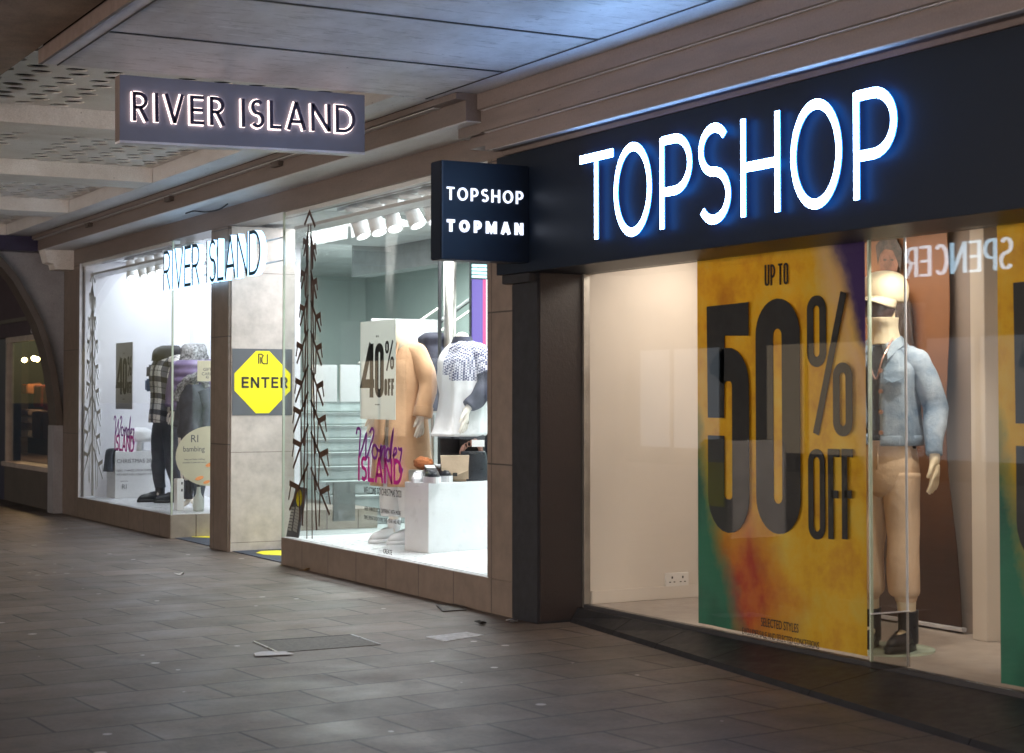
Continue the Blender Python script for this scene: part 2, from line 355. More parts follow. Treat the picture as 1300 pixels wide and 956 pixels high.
def ribbon(bm, pts, t, fr, n0, n1, closed=False, front=0, side=0, tv=None):
    """a stroke of width t along pts (2D in frame fr), solid from n0 to n1"""
    q = [Vector(p) for p in pts]
    q = [p for i, p in enumerate(q) if i == 0 or (p - q[i - 1]).length > 1e-6]
    if closed and (q[0] - q[-1]).length < 1e-6: q.pop()
    m = len(q); L = []; R = []
    for i in range(m):
        if closed: a, b = q[i - 1], q[(i + 1) % m]
        else: a, b = q[max(i - 1, 0)], q[min(i + 1, m - 1)]
        d1 = (q[i] - a).normalized() if (q[i] - a).length > 1e-9 else (b - q[i]).normalized()
        d2 = (b - q[i]).normalized() if (b - q[i]).length > 1e-9 else d1
        n1_, n2_ = Vector((-d1.y, d1.x)), Vector((-d2.y, d2.x)); mm = n1_ + n2_
        mm = mm.normalized() if mm.length > 1e-6 else n1_
        k = 1 / max(.45, mm.dot(n1_))
        tt = t if tv is None else math.hypot(t * mm.x, tv * mm.y)
        L.append(q[i] + mm * tt / 2 * k); R.append(q[i] - mm * tt / 2 * k)
    V = [[bm.verts.new(fr(p.x, p.y, nn)) for p in S] for S in (L, R) for nn in (n1, n0)]   # Lf Lb Rf Rb
    Lf, Lb, Rf, Rb = V
    for i in range(m if closed else m - 1):
        j = (i + 1) % m
        f = bm.faces.new((Lf[i], Rf[i], Rf[j], Lf[j])); f.material_index = front
        bm.faces.new((Lb[i], Lb[j], Rb[j], Rb[i])).material_index = side
        bm.faces.new((Lf[i], Lf[j], Lb[j], Lb[i])).material_index = side
        bm.faces.new((Rf[i], Rb[i], Rb[j], Rf[j])).material_index = side
    if not closed:
        bm.faces.new((Lf[0], Lb[0], Rb[0], Rf[0])).material_index = side
        bm.faces.new((Lf[-1], Rf[-1], Rb[-1], Lb[-1])).material_index = side
# --- stroke alphabet
def arc(cx, cy, rx, ry, a0, a1, n=14):
    return [(cx + rx * math.cos(math.radians(a0 + (a1 - a0) * i / n)), cy + ry * math.sin(math.radians(a0 + (a1 - a0) * i / n))) for i in range(n + 1)]
def glyph(ch, w, h, t, cond=False):
    """centre lines of a capital in a w x h box for stroke t -> [(points, closed)]"""
    x0, x1, y0, y1 = t / 2, w - t / 2, t / 2, h - t / 2; m = h / 2
    def rr(a, b, c, d):
        r = min((b - a) / 2, (d - c) / 2); cx = (a + b) / 2
        return [(p[0], p[1]) for p in arc(cx, d - r, (b - a) / 2, r, 0, 180, 16) + arc(cx, c + r, (b - a) / 2, r, 180, 360, 16)]
    def bowl(yt, yb, xr=None):
        xr = xr or x1; r = (yt - yb) / 2; rx = min(r, (xr - x0) * .75)
        return [(x0, yt)] + arc(xr - rx, (yt + yb) / 2, rx, r, 90, -90) + [(x0, yb)]
    if ch in 'O0':
        return [(rr(x0, x1, y0, y1), True)] if cond else [(arc(w / 2, m, (x1 - x0) / 2, (y1 - y0) / 2, 0, 360, 40)[:-1], True)]
    if ch == 'I': return [([(w / 2, 0), (w / 2, h)], False)]
    if ch == 'T': return [([(0, y1), (w, y1)], False), ([(w / 2, 0), (w / 2, y1)], False)]
    if ch == 'L': return [([(x0, h), (x0, y0), (w, y0)], False)]
    if ch == 'E': return [([(w, y1), (x0, y1), (x0, y0), (w, y0)], False), ([(x0, m), (w * .92, m)], False)]
    if ch == 'F': return [([(w, y1), (x0, y1), (x0, 0)], False), ([(x0, m), (w * .88, m)], False)]
    if ch == 'H': return [([(x0, 0), (x0, h)], False), ([(x1, 0), (x1, h)], False), ([(x0, m), (x1, m)], False)]
    if ch == 'U': return [([(x0, h)] + arc(w / 2, y0 + (x1 - x0) / 2, (x1 - x0) / 2, (x1 - x0) / 2, 180, 360) + [(x1, h)], False)]
    if ch == 'D': 
        rx = min(x1 - x0, m) * .85
        return [([(x0, y0), (x0, y1)] + arc(x1 - rx, m, rx, (y1 - y0) / 2, 90, -90, 20), True)]
    if ch == 'P': return [([(x0, 0), (x0, h)], False), (bowl(y1, h * .40), False)]
    if ch == 'R': return [([(x0, 0), (x0, h)], False), (bowl(y1, h * .47, x1 * .93), False), ([(x0 + (x1 - x0) * .45, h * .47), (x1, 0)], False)]
    if ch == 'V': return [([(x0, h), (w / 2, 0)], False), ([(w / 2, 0), (x1, h)], False)]
    if ch == 'A': return [([(x0 * .8, 0), (w / 2, h)], False), ([(w / 2, h), (w - x0 * .8, 0)], False), ([(w * .2, h * .3), (w * .8, h * .3)], False)]
    if ch == 'N': return [([(x0, 0), (x0, h)], False), ([(x0, h - t * .3), (x1, t * .3)], False), ([(x1, 0), (x1, h)], False)]
    if ch == 'M': return [([(x0, 0), (x0, h)], False), ([(x0, h - t * .3), (w / 2, h * .22), (x1, h - t * .3)], False), ([(x1, 0), (x1, h)], False)]
    if ch == 'C': return [(arc(w / 2, m, (x1 - x0) / 2, (y1 - y0) / 2, 50, 310, 26), False)]
    if ch == 'K': return [([(x0, 0), (x0, h)], False), ([(x1, h), (x0, h * .42)], False), ([(w * .4, h * .55), (x1, 0)], False)]
    if ch == 'S':
        ym = h * .52; a = (y1 - ym) / 2; b = (ym - y0) / 2; rx = (x1 - x0) / 2
        return [(arc(w / 2, ym + a, rx * .92, a, 35, 270, 18) + arc(w / 2, y0 + b, rx, b, 90, -145, 18), False)]
    if ch == '&': return [(arc(w * .45, h * .74, w * .25, h * .2, -50, 230, 14) + [(w, 0)], False), (arc(w * .42, h * .27, w * .37, h * .23, 130, 370, 14), False)]
    if ch == '4': return [([(w * .78, 0), (w * .78, h)], False), ([(w * .74, h), (x0 * .5, h * .26), (w, h * .26)], False)]
    if ch == '5':
        r = (x1 - x0) / 2
        return [([(w, y1), (x0, y1), (x0, h * .50)], False),
                ([(x0, h * .42), (x0, y0 + r)] + arc(w / 2, y0 + r, r, r, 180, 360, 12) + [(x1, h * .74 - r)] + arc(w / 2, h * .74 - r, r, r, 0, 160, 10), False)]
    return []
def word(bm_or_none, txt, fr, x, y, h, t, widths, gap, n0, n1, front=0, side=0, cond=False, tv=None, space=.35):
    bm = bm_or_none or bmesh.new()
    for ch in txt:
        if ch == ' ': x += space * h; continue
        w = (widths.get(ch, .6) if isinstance(widths, dict) else widths) * h
        f2 = Fr(fr(x, y, 0), fr.u, fr.v)
        for pts, cl in glyph(ch, w, h, t, cond): ribbon(bm, pts, t, f2, n0, n1, cl, front, side, tv)
        x += w + gap
    return bm, x
def text(name, body, fr, x, y, size, mat, parent, sx=1.0, n=.002, align='LEFT', depth=.0006, spacing=1.0, bold=0):
    cu = bpy.data.curves.new(name, 'FONT'); cu.body = body; cu.size = size; cu.align_x = align; cu.extrude = depth; cu.space_character = spacing; cu.resolution_u = 3; cu.offset = bold
    o = bpy.data.objects.new(name, cu); C.objects.link(o)
    dg = bpy.context.evaluated_depsgraph_get(); dg.update()
    me = bpy.data.meshes.new_from_object(o.evaluated_get(dg)); bpy.data.objects.remove(o); bpy.data.curves.remove(cu)
    off = wloc(parent)
    for v_ in me.vertices: v_.co = fr(x + v_.co.x * sx, y + v_.co.y, n + v_.co.z) - off
    me.materials.clear(); me.materials.append(MT[mat])
    o = bpy.data.objects.new(name, me); C.objects.link(o); o.parent = parent; return o
def tube(pts, rad, seg=10, bm=None, caps=True, flat=1.0, fold=0, fs=9, seed=0):
    bm = bm or bmesh.new(); q = [Vector(p) for p in pts]
    if not isinstance(rad, (list, tuple)): rad = [rad] * len(q)
    # resample smooth
    rings = []; up = Vector((0, 0, 1)); prev = None
    for i, p in enumerate(q):
        d = (q[min(i + 1, len(q) - 1)] - q[max(i - 1, 0)]).normalized()
        if prev is None:
            a = d.orthogonal().normalized() if abs(d.z) > .95 else d.cross(up).normalized()
            if abs(d.z) > .95: a = Vector((1, 0, 0)); a = (a - d * a.dot(d)).normalized()
        else: a = (prev - d * prev.dot(d)).normalized()
        prev = a; b = d.cross(a); ring = []
        for k in range(seg):
            th = 2 * PI * k / seg; r = rad[i]
            pt = p + a * math.cos(th) * r + b * math.sin(th) * r * flat
            if fold:
                nn = noise.noise(Vector((pt.x * fs, pt.y * fs, pt.z * fs * .6 + seed)))
                pt += (pt - p).normalized() * nn * fold
            ring.append(bm.verts.new(pt))
        rings.append(ring)
    for r0, r1 in zip(rings, rings[1:]):
        for k in range(seg): bm.faces.new((r0[k], r0[(k + 1) % seg], r1[(k + 1) % seg], r1[k]))
    if caps: bm.faces.new(rings[0][::-1]); bm.faces.new(rings[-1])
    return bm
def smooth_path(pts, rad, n=6):
    """Catmull-Rom through points and radii"""
    P4 = [Vector(p) for p in pts]; out = []; ro = []
    for i in range(len(P4) - 1):
        a = P4[max(i - 1, 0)]; b = P4[i]; c = P4[i + 1]; d = P4[min(i + 2, len(P4) - 1)]
        ra = rad[max(i - 1, 0)]; rb = rad[i]; rc = rad[i + 1]; rd = rad[min(i + 2, len(P4) - 1)]
        for k in range(n):
            t = k / n; t2 = t * t; t3 = t2 * t
            f = lambda A, B, D, E: .5 * ((2 * B) + (D - A) * t + (2 * A - 5 * B + 4 * D - E) * t2 + (3 * B - A - 3 * D + E) * t3)
            out.append(f(a, b, c, d)); ro.append(f(ra, rb, rc, rd))
    out.append(P4[-1]); ro.append(rad[-1]); return out, ro
def limb(pts, rad, seg=16, bm=None, fold=0, fs=9, flat=1.0, caps=True, seed=0, n=6):
    a, b = smooth_path(pts, rad, n); return tube(a, b, seg, bm, caps, flat, fold, fs, seed)
def loft(rings, seg=28, bm=None, fold=0, fs=7, seed=0, caps=True, n=4, vert=.35, open_from=None):
    """rings: (z, cx, cy, rx, ry) smoothed; horizontal ellipses with fold relief"""
    bm = bm or bmesh.new()
    pts, _ = smooth_path([(r[1], r[2], r[0]) for r in rings], [0] * len(rings), n); rr, _ = smooth_path([(r[3], r[4], 0) for r in rings], [0] * len(rings), n)
    R = []
    for p, e in zip(pts, rr):
        ring = []
        for k in range(seg):
            th = 2 * PI * k / seg; c, s_ = math.cos(th), math.sin(th)
            c = math.copysign(abs(c) ** .85, c); s_ = math.copysign(abs(s_) ** .85, s_)
            pt = Vector((p.x + c * e.x, p.y + s_ * e.y, p.z))
            if fold:
                nn = noise.noise(Vector((c * 2.2 + seed, s_ * 2.2, p.z * fs * vert))) + .5 * noise.noise(Vector((c * 5 + seed, s_ * 5, p.z * fs)))
                pt += Vector((c, s_, 0)) * nn * fold
            ring.append(bm.verts.new(pt))
        R.append(ring)
    for a, b in zip(R, R[1:]):
        for k in range(seg): bm.faces.new((a[k], a[(k + 1) % seg], b[(k + 1) % seg], b[k]))
    if caps: bm.faces.new(R[0][::-1]); bm.faces.new(R[-1])
    return bm
def skin_body(name, nodes, edges, root, mat, parent, sub=2):
    """one continuous surface grown round a skeleton; nodes {key: ((x, y, z), r)}"""
    keys = list(nodes); me = bpy.data.meshes.new(name)
    me.from_pydata([nodes[k][0] for k in keys], [(keys.index(a), keys.index(b)) for a, b in edges], [])
    o = bpy.data.objects.new(name, me); C.objects.link(o)
    m = o.modifiers.new('s', 'SKIN'); m.use_smooth_shade = True; o.modifiers.new('u', 'SUBSURF').levels = sub
    for i, k in enumerate(keys):
        r = nodes[k][1]; r = (r, r) if not isinstance(r, tuple) else r
        me.skin_vertices[0].data[i].radius = r; me.skin_vertices[0].data[i].use_root = (k == root)
    dg = bpy.context.evaluated_depsgraph_get(); dg.update()
    m2 = bpy.data.meshes.new_from_object(o.evaluated_get(dg)); bpy.data.objects.remove(o)
    m2.materials.clear(); m2.materials.append(MT[mat])
    for p in m2.polygons: p.use_smooth = True
    o = bpy.data.objects.new(name, m2); C.objects.link(o); o.parent = parent; return o
exec_later = []
# ================================================================== SETTING
W = 6.05            # plane of the shopfronts
bm = bmesh.new()
vs = [bm.verts.new(p) for p in ((-300, -120, 0), (300, -120, 0), (300, 400, 0), (-300, 400, 0))]; bm.faces.new(vs)
tag(obj('pavement', bm, 'paving'), 'brown grey paving slabs in front of the shops', kind='structure')

# ------------------------------------------------------------------ near soffit and cornice (canopy over the near shop)
can = thing('panelled_canopy', (2.72, 4, 3.33), 'canopy of grey soffit boards with a stepped brown cornice above the black shopfront', 'canopy')
ye = [11.32, 10.13, 8.93, 7.73, 6.53, 5.33, 4.13, 2.93]
for a, b_ in zip(ye, ye[1:]):
    obj('soffit_panel', box(2.83, 5.50, b_ + .004, a - .004, 3.77, 3.80), 'soffit', can)
    if a < 11.3: obj('seam', box(2.823, 5.506, a - .013, a + .013, 3.764, 3.7685), 'ink', can)
obj('edge_strip', box(2.73, 2.822, 2.93, 11.32, 3.768, 3.80), 'signpale', can)
obj('edge_strip', box(5.508, 5.775, 2.93, 11.32, 3.768, 3.80, bev=.003), 'ceil', can)
obj('seam', box(5.500, 5.5085, 2.93, 11.32, 3.763, 3.7675), 'ink', can)
obj('seam', box(2.8225, 2.832, 2.93, 11.32, 3.763, 3.7675), 'ink', can)
obj('outer_fascia', box(2.705, 2.727, 2.93, 11.33, 3.762, 3.86), 'signrim', can)
obj('backing', box(2.73, 6.3, 2.9, 11.31, 3.803, 3.9), 'void', can)
prof = [(5.95, 3.335), (5.93, 3.362), (5.80, 3.362), (5.80, 3.485), (5.765, 3.495), (5.765, 3.640), (5.735, 3.652), (5.735, 3.764), (6.4, 3.764), (6.4, 3.335)]
obj('cornice', extrude_y(prof, -1.0, 10.95), 'brownpaint', can)
for xa_, xb_, z_ in ((5.768, 5.799, 3.482), (5.738, 5.764, 3.638), (5.803, 5.86, 3.3575)): obj('painted_ledge_light', box(xa_, xb_, -1.0, 10.9, z_, z_ + .003), 'ceil', can)  # pale strips paint the letters' light onto the cornice ledges
# cornice end blocks, each step finishing a little further on
obj('cornice_block', box(5.807, 6.05, 10.955, 11.20, 3.40, 3.482), 'brownpaint', can)
obj('cornice_block', box(5.772, 6.05, 10.955, 11.32, 3.487, 3.637), 'brownpaint', can)

# ------------------------------------------------------------------ coffered ceiling and stepped beam beyond it
cof = thing('coffered_ceiling', (2.72, 18, 3.36), 'pale coffered ceiling with perforated panels beyond the hanging grey sign', 'ceiling')
Y0, Y1 = 11.335, 24.2
obj('stepped_beam', extrude_y([(5.65, 3.57), (5.65, 3.716), (5.57, 3.722), (5.57, 3.766), (6.4, 3.766), (6.4, 3.57)], 10.96, 23.6), 'brownpaint', cof)
obj('pale_band', box(5.655, 6.33, 10.96, 23.85, 3.562, 3.568), 'ceil', cof)
obj('fascia_beam', box(6.05, 6.34, 11.0, 23.8, 3.365, 3.56), 'brownpaint', cof)
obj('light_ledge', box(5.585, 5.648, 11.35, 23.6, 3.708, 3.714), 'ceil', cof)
obj('pale_band', box(5.255, 5.568, Y0, Y1, 3.768, 3.95, bev=.004), 'ceil', cof)
ribs = [(13.85, 14.38), (17.12, 17.68), (20.42, 21.02), (23.70, 24.3)]
for a, b_ in ribs: obj('cross_rib', box(1.2, 5.25, a, b_, 3.766, 3.95, bev=.004), 'ceil2', cof)
def perforated(x0, x1, y0, y1, z):
    bm = bmesh.new(); px, py, r = .27, .18, .062
    nx = int((x1 - x0) / px); ny = int((y1 - y0) / py); dx = (x1 - x0) / nx; dy = (y1 - y0) / ny
    S = 16
    for i in range(nx):
        for j in range(ny):
            cx = x0 + (i + .5) * dx; cy = y0 + (j + .5) * dy
            hole = not (i % 7 == 6)
            rect = [bm.verts.new((x0 + (i + a) * dx, y0 + (j + b_) * dy, z)) for a, b_ in ((0, 0), (1, 0), (1, 1), (0, 1))]
            if not hole: bm.faces.new(rect); continue
            hx = cx + (.035 if j % 2 else -.035)
            lo = []; hi = []
            for k in range(S):
                th = 2 * PI * (k + .5) / S - 3 * PI / 4
                x, y = hx + r * 1.25 * math.cos(th), cy + r * .95 * math.sin(th)
                lo.append(bm.verts.new((x, y, z))); hi.append(bm.verts.new((x, y, z + .010)))
            for q in range(4):
                q4 = [lo[(q * 4 + m) % S] for m in range(5)]
                bm.faces.new([rect[q], rect[(q + 1) % 4]] + q4[::-1])
            for k in range(S): bm.faces.new((lo[k], lo[(k + 1) % S], hi[(k + 1) % S], hi[k]))
    bmesh.ops.remove_doubles(bm, verts=bm.verts, dist=.0005)
    return bm
for a, b_ in ((Y0, 13.85), (14.38, 17.12), (17.68, 20.42), (21.02, 23.70)):
    obj('perforated_panel', perforated(2.0, 5.25, a, b_, 3.915), 'ceil2', cof)
obj('backing', box(1.5, 6.4, Y0, 24.5, 4.0, 4.05), 'void', cof)
# outer concrete slab over the street edge
slab = thing('concrete_slab', (0, 10, 3.84), 'dark stained concrete slab over the outer edge of the walkway', 'slab')
for i in range(9):
    y = -1 + i * 3.4
    obj('slab_panel', box(.45, 2.69, y + .01, y + 3.39, 3.84 + .012 * (i % 2), 4.2, bev=.006), 'slab', slab)
obj('slab_edge', box(-1.6, .44, -2, 29.5, 3.72, 4.2, bev=.01), 'slab', slab)
# upper storey
up = thing('upper_storey', (9, 12, 4.1), 'plain upper storey of the shopping block above the canopy', 'building')
obj('storey_wall', box(2.0, 20, -6, 40, 4.22, 9), 'slab', up)

for px, py in ((352, 203), (215, 249), (113, 286)):
    q = P(px, py, X=5.63); obj('clamp', box(5.60, 5.652, q.y - .10, q.y + .10, 3.66, 3.745, bev=.006), 'stonedark', cof)
t = thing('sagging_cable', (5.8, 16.5, 3.5), 'thin dark cable sagging under the pale band above the entrance', 'cable')
pts_ = [P(x, y, X=5.85) for x, y in ((236, 262), (246, 267), (262, 269), (278, 266), (289, 259))]; obj('wire', tube(smooth_path([tuple((p.x, p.y, min(p.z, 3.555))) for p in pts_], [1] * 5, 5)[0], .008, 6), 'ink', t)
# ------------------------------------------------------------------ fashion shop (beyond)
RI = thing('fashion_shop', (W, 17, 0), 'brightly lit white fashion shop with two bay windows and tiled piers', 'shop')
obj('plinth', box(W, 8.6, 11.0, 15.57, 0, .255, bev=.004), 'browntile_y', RI)
obj('plinth', box(W, 8.6, 19.0, 22.95, 0, .262, bev=.004), 'browntile_y', RI)
obj('plinth_side', box(W + .004, 8.6, 18.985, 18.999, 0, .26), 'plinthtile_x', RI)
obj('pier', box(W, 6.9, 11.0, 11.39, .257, 3.363, bev=.004), 'browntile_y', RI)
obj('pier', box(W, 6.76, 17.09, 17.64, 0, 3.363, bev=.004), 'browntile_y', RI)
obj('pier_cladding', box(W + .03, 6.775, 17.072, 17.088, 0, 3.36), 'cream_x', RI)
obj('pier', box(W, 6.9, 22.952, 23.76, 0, 3.363, bev=.004), 'browntile_y', RI)
obj('entrance_ceiling', box(6.345, 12, 15.6, 19.0, 3.40, 3.46), 'ceil', RI)
# window bays: glass, trims, boards
def bay(y0, y1, ret, zb, depth, wallmat, openback):
    obj('window_pane', box(W + .01, W + .022, y0, y1, zb, 3.36), 'glass', RI)
    obj('window_pane', box(W + .03, W + depth, ret - .006, ret + .006, zb, 3.36), 'glass', RI)
    obj('glass_corner', box(W + .008, W + .028, ret - .008, ret + .008, zb, 3.36), 'glass_edge', RI)
    obj('window_trim', box(W + .006, W + .05, y0, y1, zb - .012, zb), 'signpale', RI)
    obj('window_trim', box(W + .03, W + .10, y0, y1, 3.325, 3.363), 'white', RI)
    obj('display_floor', box(W + .055, W + depth, y0 + .02, y1 - .02, .20, zb + .004), 'whitefloor', RI)
    obj('bay_ceiling', box(W + .10, W + depth + .2, y0, y1, 3.40, 3.44), 'white', RI)
    obj('ceiling_baffle', box(W + .12, W + .34, y0, y1, 3.20, 3.23), 'ceil', RI)
bay(11.39, 15.57, 15.57, .258, 2.05, 'greenwall', True)
bay(19.0, 22.95, 19.0, .265, 1.5, 'wallwhite', False)
obj('display_wall', box(7.55, 7.62, 19.02, 22.95, .2, 3.4), 'wallwhite', RI)
obj('display_wall', box(W + .06, 7.62, 22.88, 22.95, .27, 3.4), 'wallwhite', RI)
obj('window_jamb', box(W - .002, W + .03, 22.93, 22.95, .26, 3.363), 'signpale', RI)
# interior behind the near window
obj('shop_floor', box(6.8, 14, 11.0, 30, .0, .03), 'midgrey', RI)
obj('back_wall', box(12, 12.1, 11.0, 30, 0, 4), 'greenwall', RI)
obj('back_wall', box(7.7, 12, 27, 27.1, 0, 4), 'greenwall', RI)
obj('side_wall', box(6.9, 12, 10.98, 11.02, 0, 4), 'greenwall', RI)
obj('shop_ceiling', box(6.3, 12, 11, 27, 3.62, 3.68), 'ceil', RI)
obj('ceiling_bulkhead', box(8.7, 8.95, 12.0, 20, 3.10, 3.6), 'darkgrey', RI)
obj('ceiling_bulkhead', box(6.9, 8.7, 17.7, 18.4, 3.45, 3.6), 'greenwall', RI)
# staircase inside
st = thing('staircase', (9.6, 20.5, 0), 'grey staircase with glass side and steel handrails deep inside the bright shop', 'staircase')
for i in range(9):
    obj('step', box(8.4, 11.2, 19.5 + i * .3, 19.82 + i * .3, i * .17 + .03, i * .17 + .19, bev=.01), 'midgrey', st)
    obj('nosing', box(8.4, 11.2, 19.485 + i * .3, 19.498 + i * .3, i * .17 + .15, i * .17 + .19), 'darkgrey', st)
for pa, pb in (((455, 462), (556, 392)), ((500, 452), (600, 378)), ((560, 420), (618, 380)), ((556, 470), (618, 430))):
    a, b_ = P(*pa, Y=20.2), P(*pb, Y=20.2)
    obj('handrail', tube([a, b_], .018 if pa[0] != 500 else .03, 8), 'steel' if pa[0] != 500 else 'dark', st)
# sliding track spotlights
def spot(x, y, z, label=None, group='track spotlights in the shop windows', rx=0):
    t = thing('track_spotlight', (x, y, z), label, 'spotlight', group, rz=rx)
    obj('mount', box(-.05, .05, -.10, .10, -.035, 0, bev=.006), 'white', t, local=True)
    obj('bracket', box(-.012, .012, -.03, .03, -.09, -.03), 'white', t, local=True)
    bm = tube([(0, .03, -.06), (-.02, -.02, -.16), (-.05, -.07, -.27)], [.062, .066, .078], 20); obj('lamp_head', bm, 'white', t, local=True, smooth=False)
    d = Vector((-.03, -.05, -.11)).normalized(); c = Vector((-.05, -.07, -.27))
    obj('lamp_lens', tube([c + d * .001, c + d * .004], [.062, .062], 20), 'spotlamp', t, local=True)
    return t
for i in range(9):
    spot(6.52, 11.75 + i * .39, 3.36, 'white track spotlight in the near bay row, ' + ['nearest the grey pier', 'second from the grey pier', 'third from the grey pier', 'fourth from the grey pier', 'fifth, in the middle of the row', 'fourth from the tree decal', 'third from the tree decal', 'second from the tree decal', 'beside the top of the tree decal'][i], rx=.5 + .25 * (i % 3))
for i in range(7):
    spot(6.45, 19.5 + i * .40, 3.39, 'white track spotlight in the far bay row, ' + ['nearest the glass corner', 'second from the glass corner', 'third from the glass corner', 'fourth, in the middle of the row', 'third from the pale tree decal', 'second from the pale tree decal', 'above the pale tree decal'][i], rx=.4 + .3 * (i % 3))
t = thing('lighting_track', (6.52, 13.5, 3.39), 'white lighting track running behind the near window head', 'track'); obj('rail', box(6.50, 6.54, 11.5, 15.3, 3.365, 3.398), 'white', t)
t = thing('lighting_track', (6.45, 21, 3.39), 'white lighting track running behind the far window head', 'track'); obj('rail', box(6.43, 6.47, 19.1, 22.7, 3.392, 3.399), 'white', t)

# white boards, columns, screens inside the near bay
def board(name, px0, py0, px1, py1, Y, mat, label, cat, th=.02):
    a = P(px0, py1, Y=Y); b_ = P(px1, py1, Y=Y); c = P(px0, py0, Y=Y)
    return tag(obj(name, box(a.x, b_.x, Y, Y + th, a.z, c.z, bev=.003), mat, origin=((a.x + b_.x) / 2, Y, a.z)), label, cat)
board('display_board', 471, 404, 556, 606, 15.2, 'whitefloor', 'tall white board hanging behind the camel coat', 'board')
board('display_board', 397, 463, 428, 510, 16.3, 'whitefloor', 'small square white board behind the brown tree decal', 'board')
board('display_board', 432, 463, 457, 510, 16.3, 'whitefloor', 'small square white board just left of the forty per cent poster', 'board')
board('grey_screen', 423, 612, 451, 662, 16.6, 'darkgrey', 'dark grey upright panel standing behind the display floor', 'panel')
board('glass_fin', 556.5, 262, 560.5, 640, 14.5, 'dark', 'thin black upright edge between coat and white sweatshirt displays', 'fin')
p_ = P(571, 640, Y=14.9)
t = thing('display_column', (p_.x, 14.9, .26), 'slim steel column behind the white sweatshirt mannequin', 'column')
obj('shaft', tube([(p_.x, 14.9, .262), (p_.x, 14.9, 3.39)], .062, 20), 'steel', t, smooth=True)
sc_ = thing('video_screen', tuple(P(608, 480, Y=16.5)), 'tall narrow video screen glowing purple and pink by the pier', 'screen')
def sbox(x0, y0, x1, y1, mat, nm, dy=0):
    a = P(x0, y1, Y=16.5); b_ = P(x1, y0, Y=16.5); obj(nm, box(a.x, b_.x, 16.5 + dy, 16.52 + dy, a.z, b_.z), mat, sc_)
sbox(598, 330, 640, 520, 'dark', 'screen_case', .03)
for k in range(4): sbox(600, 336 + k * 4.6, 618, 338.6 + k * 4.6, 'ledcyan', 'light_bar')
sbox(600, 355, 613, 520, 'ledpurple', 'display', .001); sbox(613.2, 355, 617, 520, 'ledpink', 'display'); sbox(617.2, 355, 622, 520, 'ledwhite', 'display')

# ------------------------------------------------------------------ lettered decals on the glass
# tall twig-tree decals
def twig_tree(X, x0, ytop, ybot, w, mat, label, seed, rows):
    random.seed(seed)
    t = thing('tree_decal', tuple(P(x0, ybot, X=X)), label, 'decal'); fr = wallfr(X)
    def pt(x, y): q = P(x, y, X=X); return (-q.y, q.z)
    bm = bmesh.new(); k = abs(P(x0 - 5, ybot, X=X).y - P(x0 + 5, ybot, X=X).y) / 10
    for dx in (-3.5, 3.5) if w > 20 else (-2.5, 0, 2): ribbon(bm, [pt(x0 + dx * w / 30, ybot), pt(x0 + dx * w / 30 * .5, ytop + (18 if dx else 0))], k * 1.1 if w > 20 else k * .8, fr, 0, .0015)
    ht = ybot - ytop
    ribbon(bm, [pt(x0 - w * .22, ytop + ht * .045), pt(x0, ytop + 2), pt(x0 + w * .25, ytop + ht * .05)], k * w * .06, fr, 0, .0015)
    for r in range(rows):
        f0 = (r + .3) / rows; yb = ytop + ht * (.02 + .80 * f0); ww = w * (.28 + .72 * f0); L = ht * (.075 + .075 * f0)
        for sgn in (-1, 1):
            jx = random.random(); jy = (random.random() + (.6 if sgn > 0 else 0)) * ht * .022
            a = (x0 + sgn * 1.5 * w / 29, yb + jy); e = (x0 + sgn * ww * (.78 + .22 * jx), yb + jy + L)
            P_ = lambda f_: (a[0] + (e[0] - a[0]) * f_, a[1] + (e[1] - a[1]) * f_)
            ribbon(bm, [pt(*a), pt(*e)], k * 1.7 * w / 30, fr, 0, .0015)
            m = P_(.45 + .1 * jx); ribbon(bm, [pt(*m), pt(m[0] + sgn * ww * .42, m[1] - L * .10)], k * 2.8 * w / 30, fr, .0002, .0017)
            n_ = (m[0] + sgn * ww * .34, m[1] - L * .08); ribbon(bm, [pt(*n_), pt(n_[0] + sgn * ww * .12, n_[1] + L * .34)], k * 1.3 * w / 30, fr, 0, .0015)
            m = P_(.5); ribbon(bm, [pt(*m), pt(m[0] - sgn * ww * .05, m[1] + L * .75)], k * 1.3 * w / 30, fr, 0, .0015)
            m = P_(.18); ribbon(bm, [pt(*m), pt(m[0] + sgn * ww * .12, m[1] + L * 1.15)], k * 1.6 * w / 30, fr, 0, .0015)
    obj('twigs', bm, mat, t); return t
twig_tree(W + .004, 393, 267, 684, 29, 'decalbrown', 'tall brown twig tree decal on the near shop window', 3, 8)
twig_tree(W + .004, 117.5, 345, 629, 14, 'decalgrey', 'tall pale grey twig tree decal on the far shop window', 5, 8)

def flatsign(name, px, X, mat, label, cat, th=.004):
    """upright rectangle on a wall-parallel plane, given by its pixel box (left, top, right, bottom)"""
    a = P(px[0], (px[1] + px[3]) / 2, X=X); b_ = P(px[2], (px[1] + px[3]) / 2, X=X)
    zt = P((px[0] + px[2]) / 2, px[1], X=X).z; zb = P((px[0] + px[2]) / 2, px[3], X=X).z
    t = thing(name, (X, (a.y + b_.y) / 2, zb), label, cat)
    obj('sheet', box(X, X + th, b_.y, a.y, zb, zt), mat, t)
    return t, Fr((X, a.y, zb), (0, -1, 0)), a.y - b_.y, zt - zb
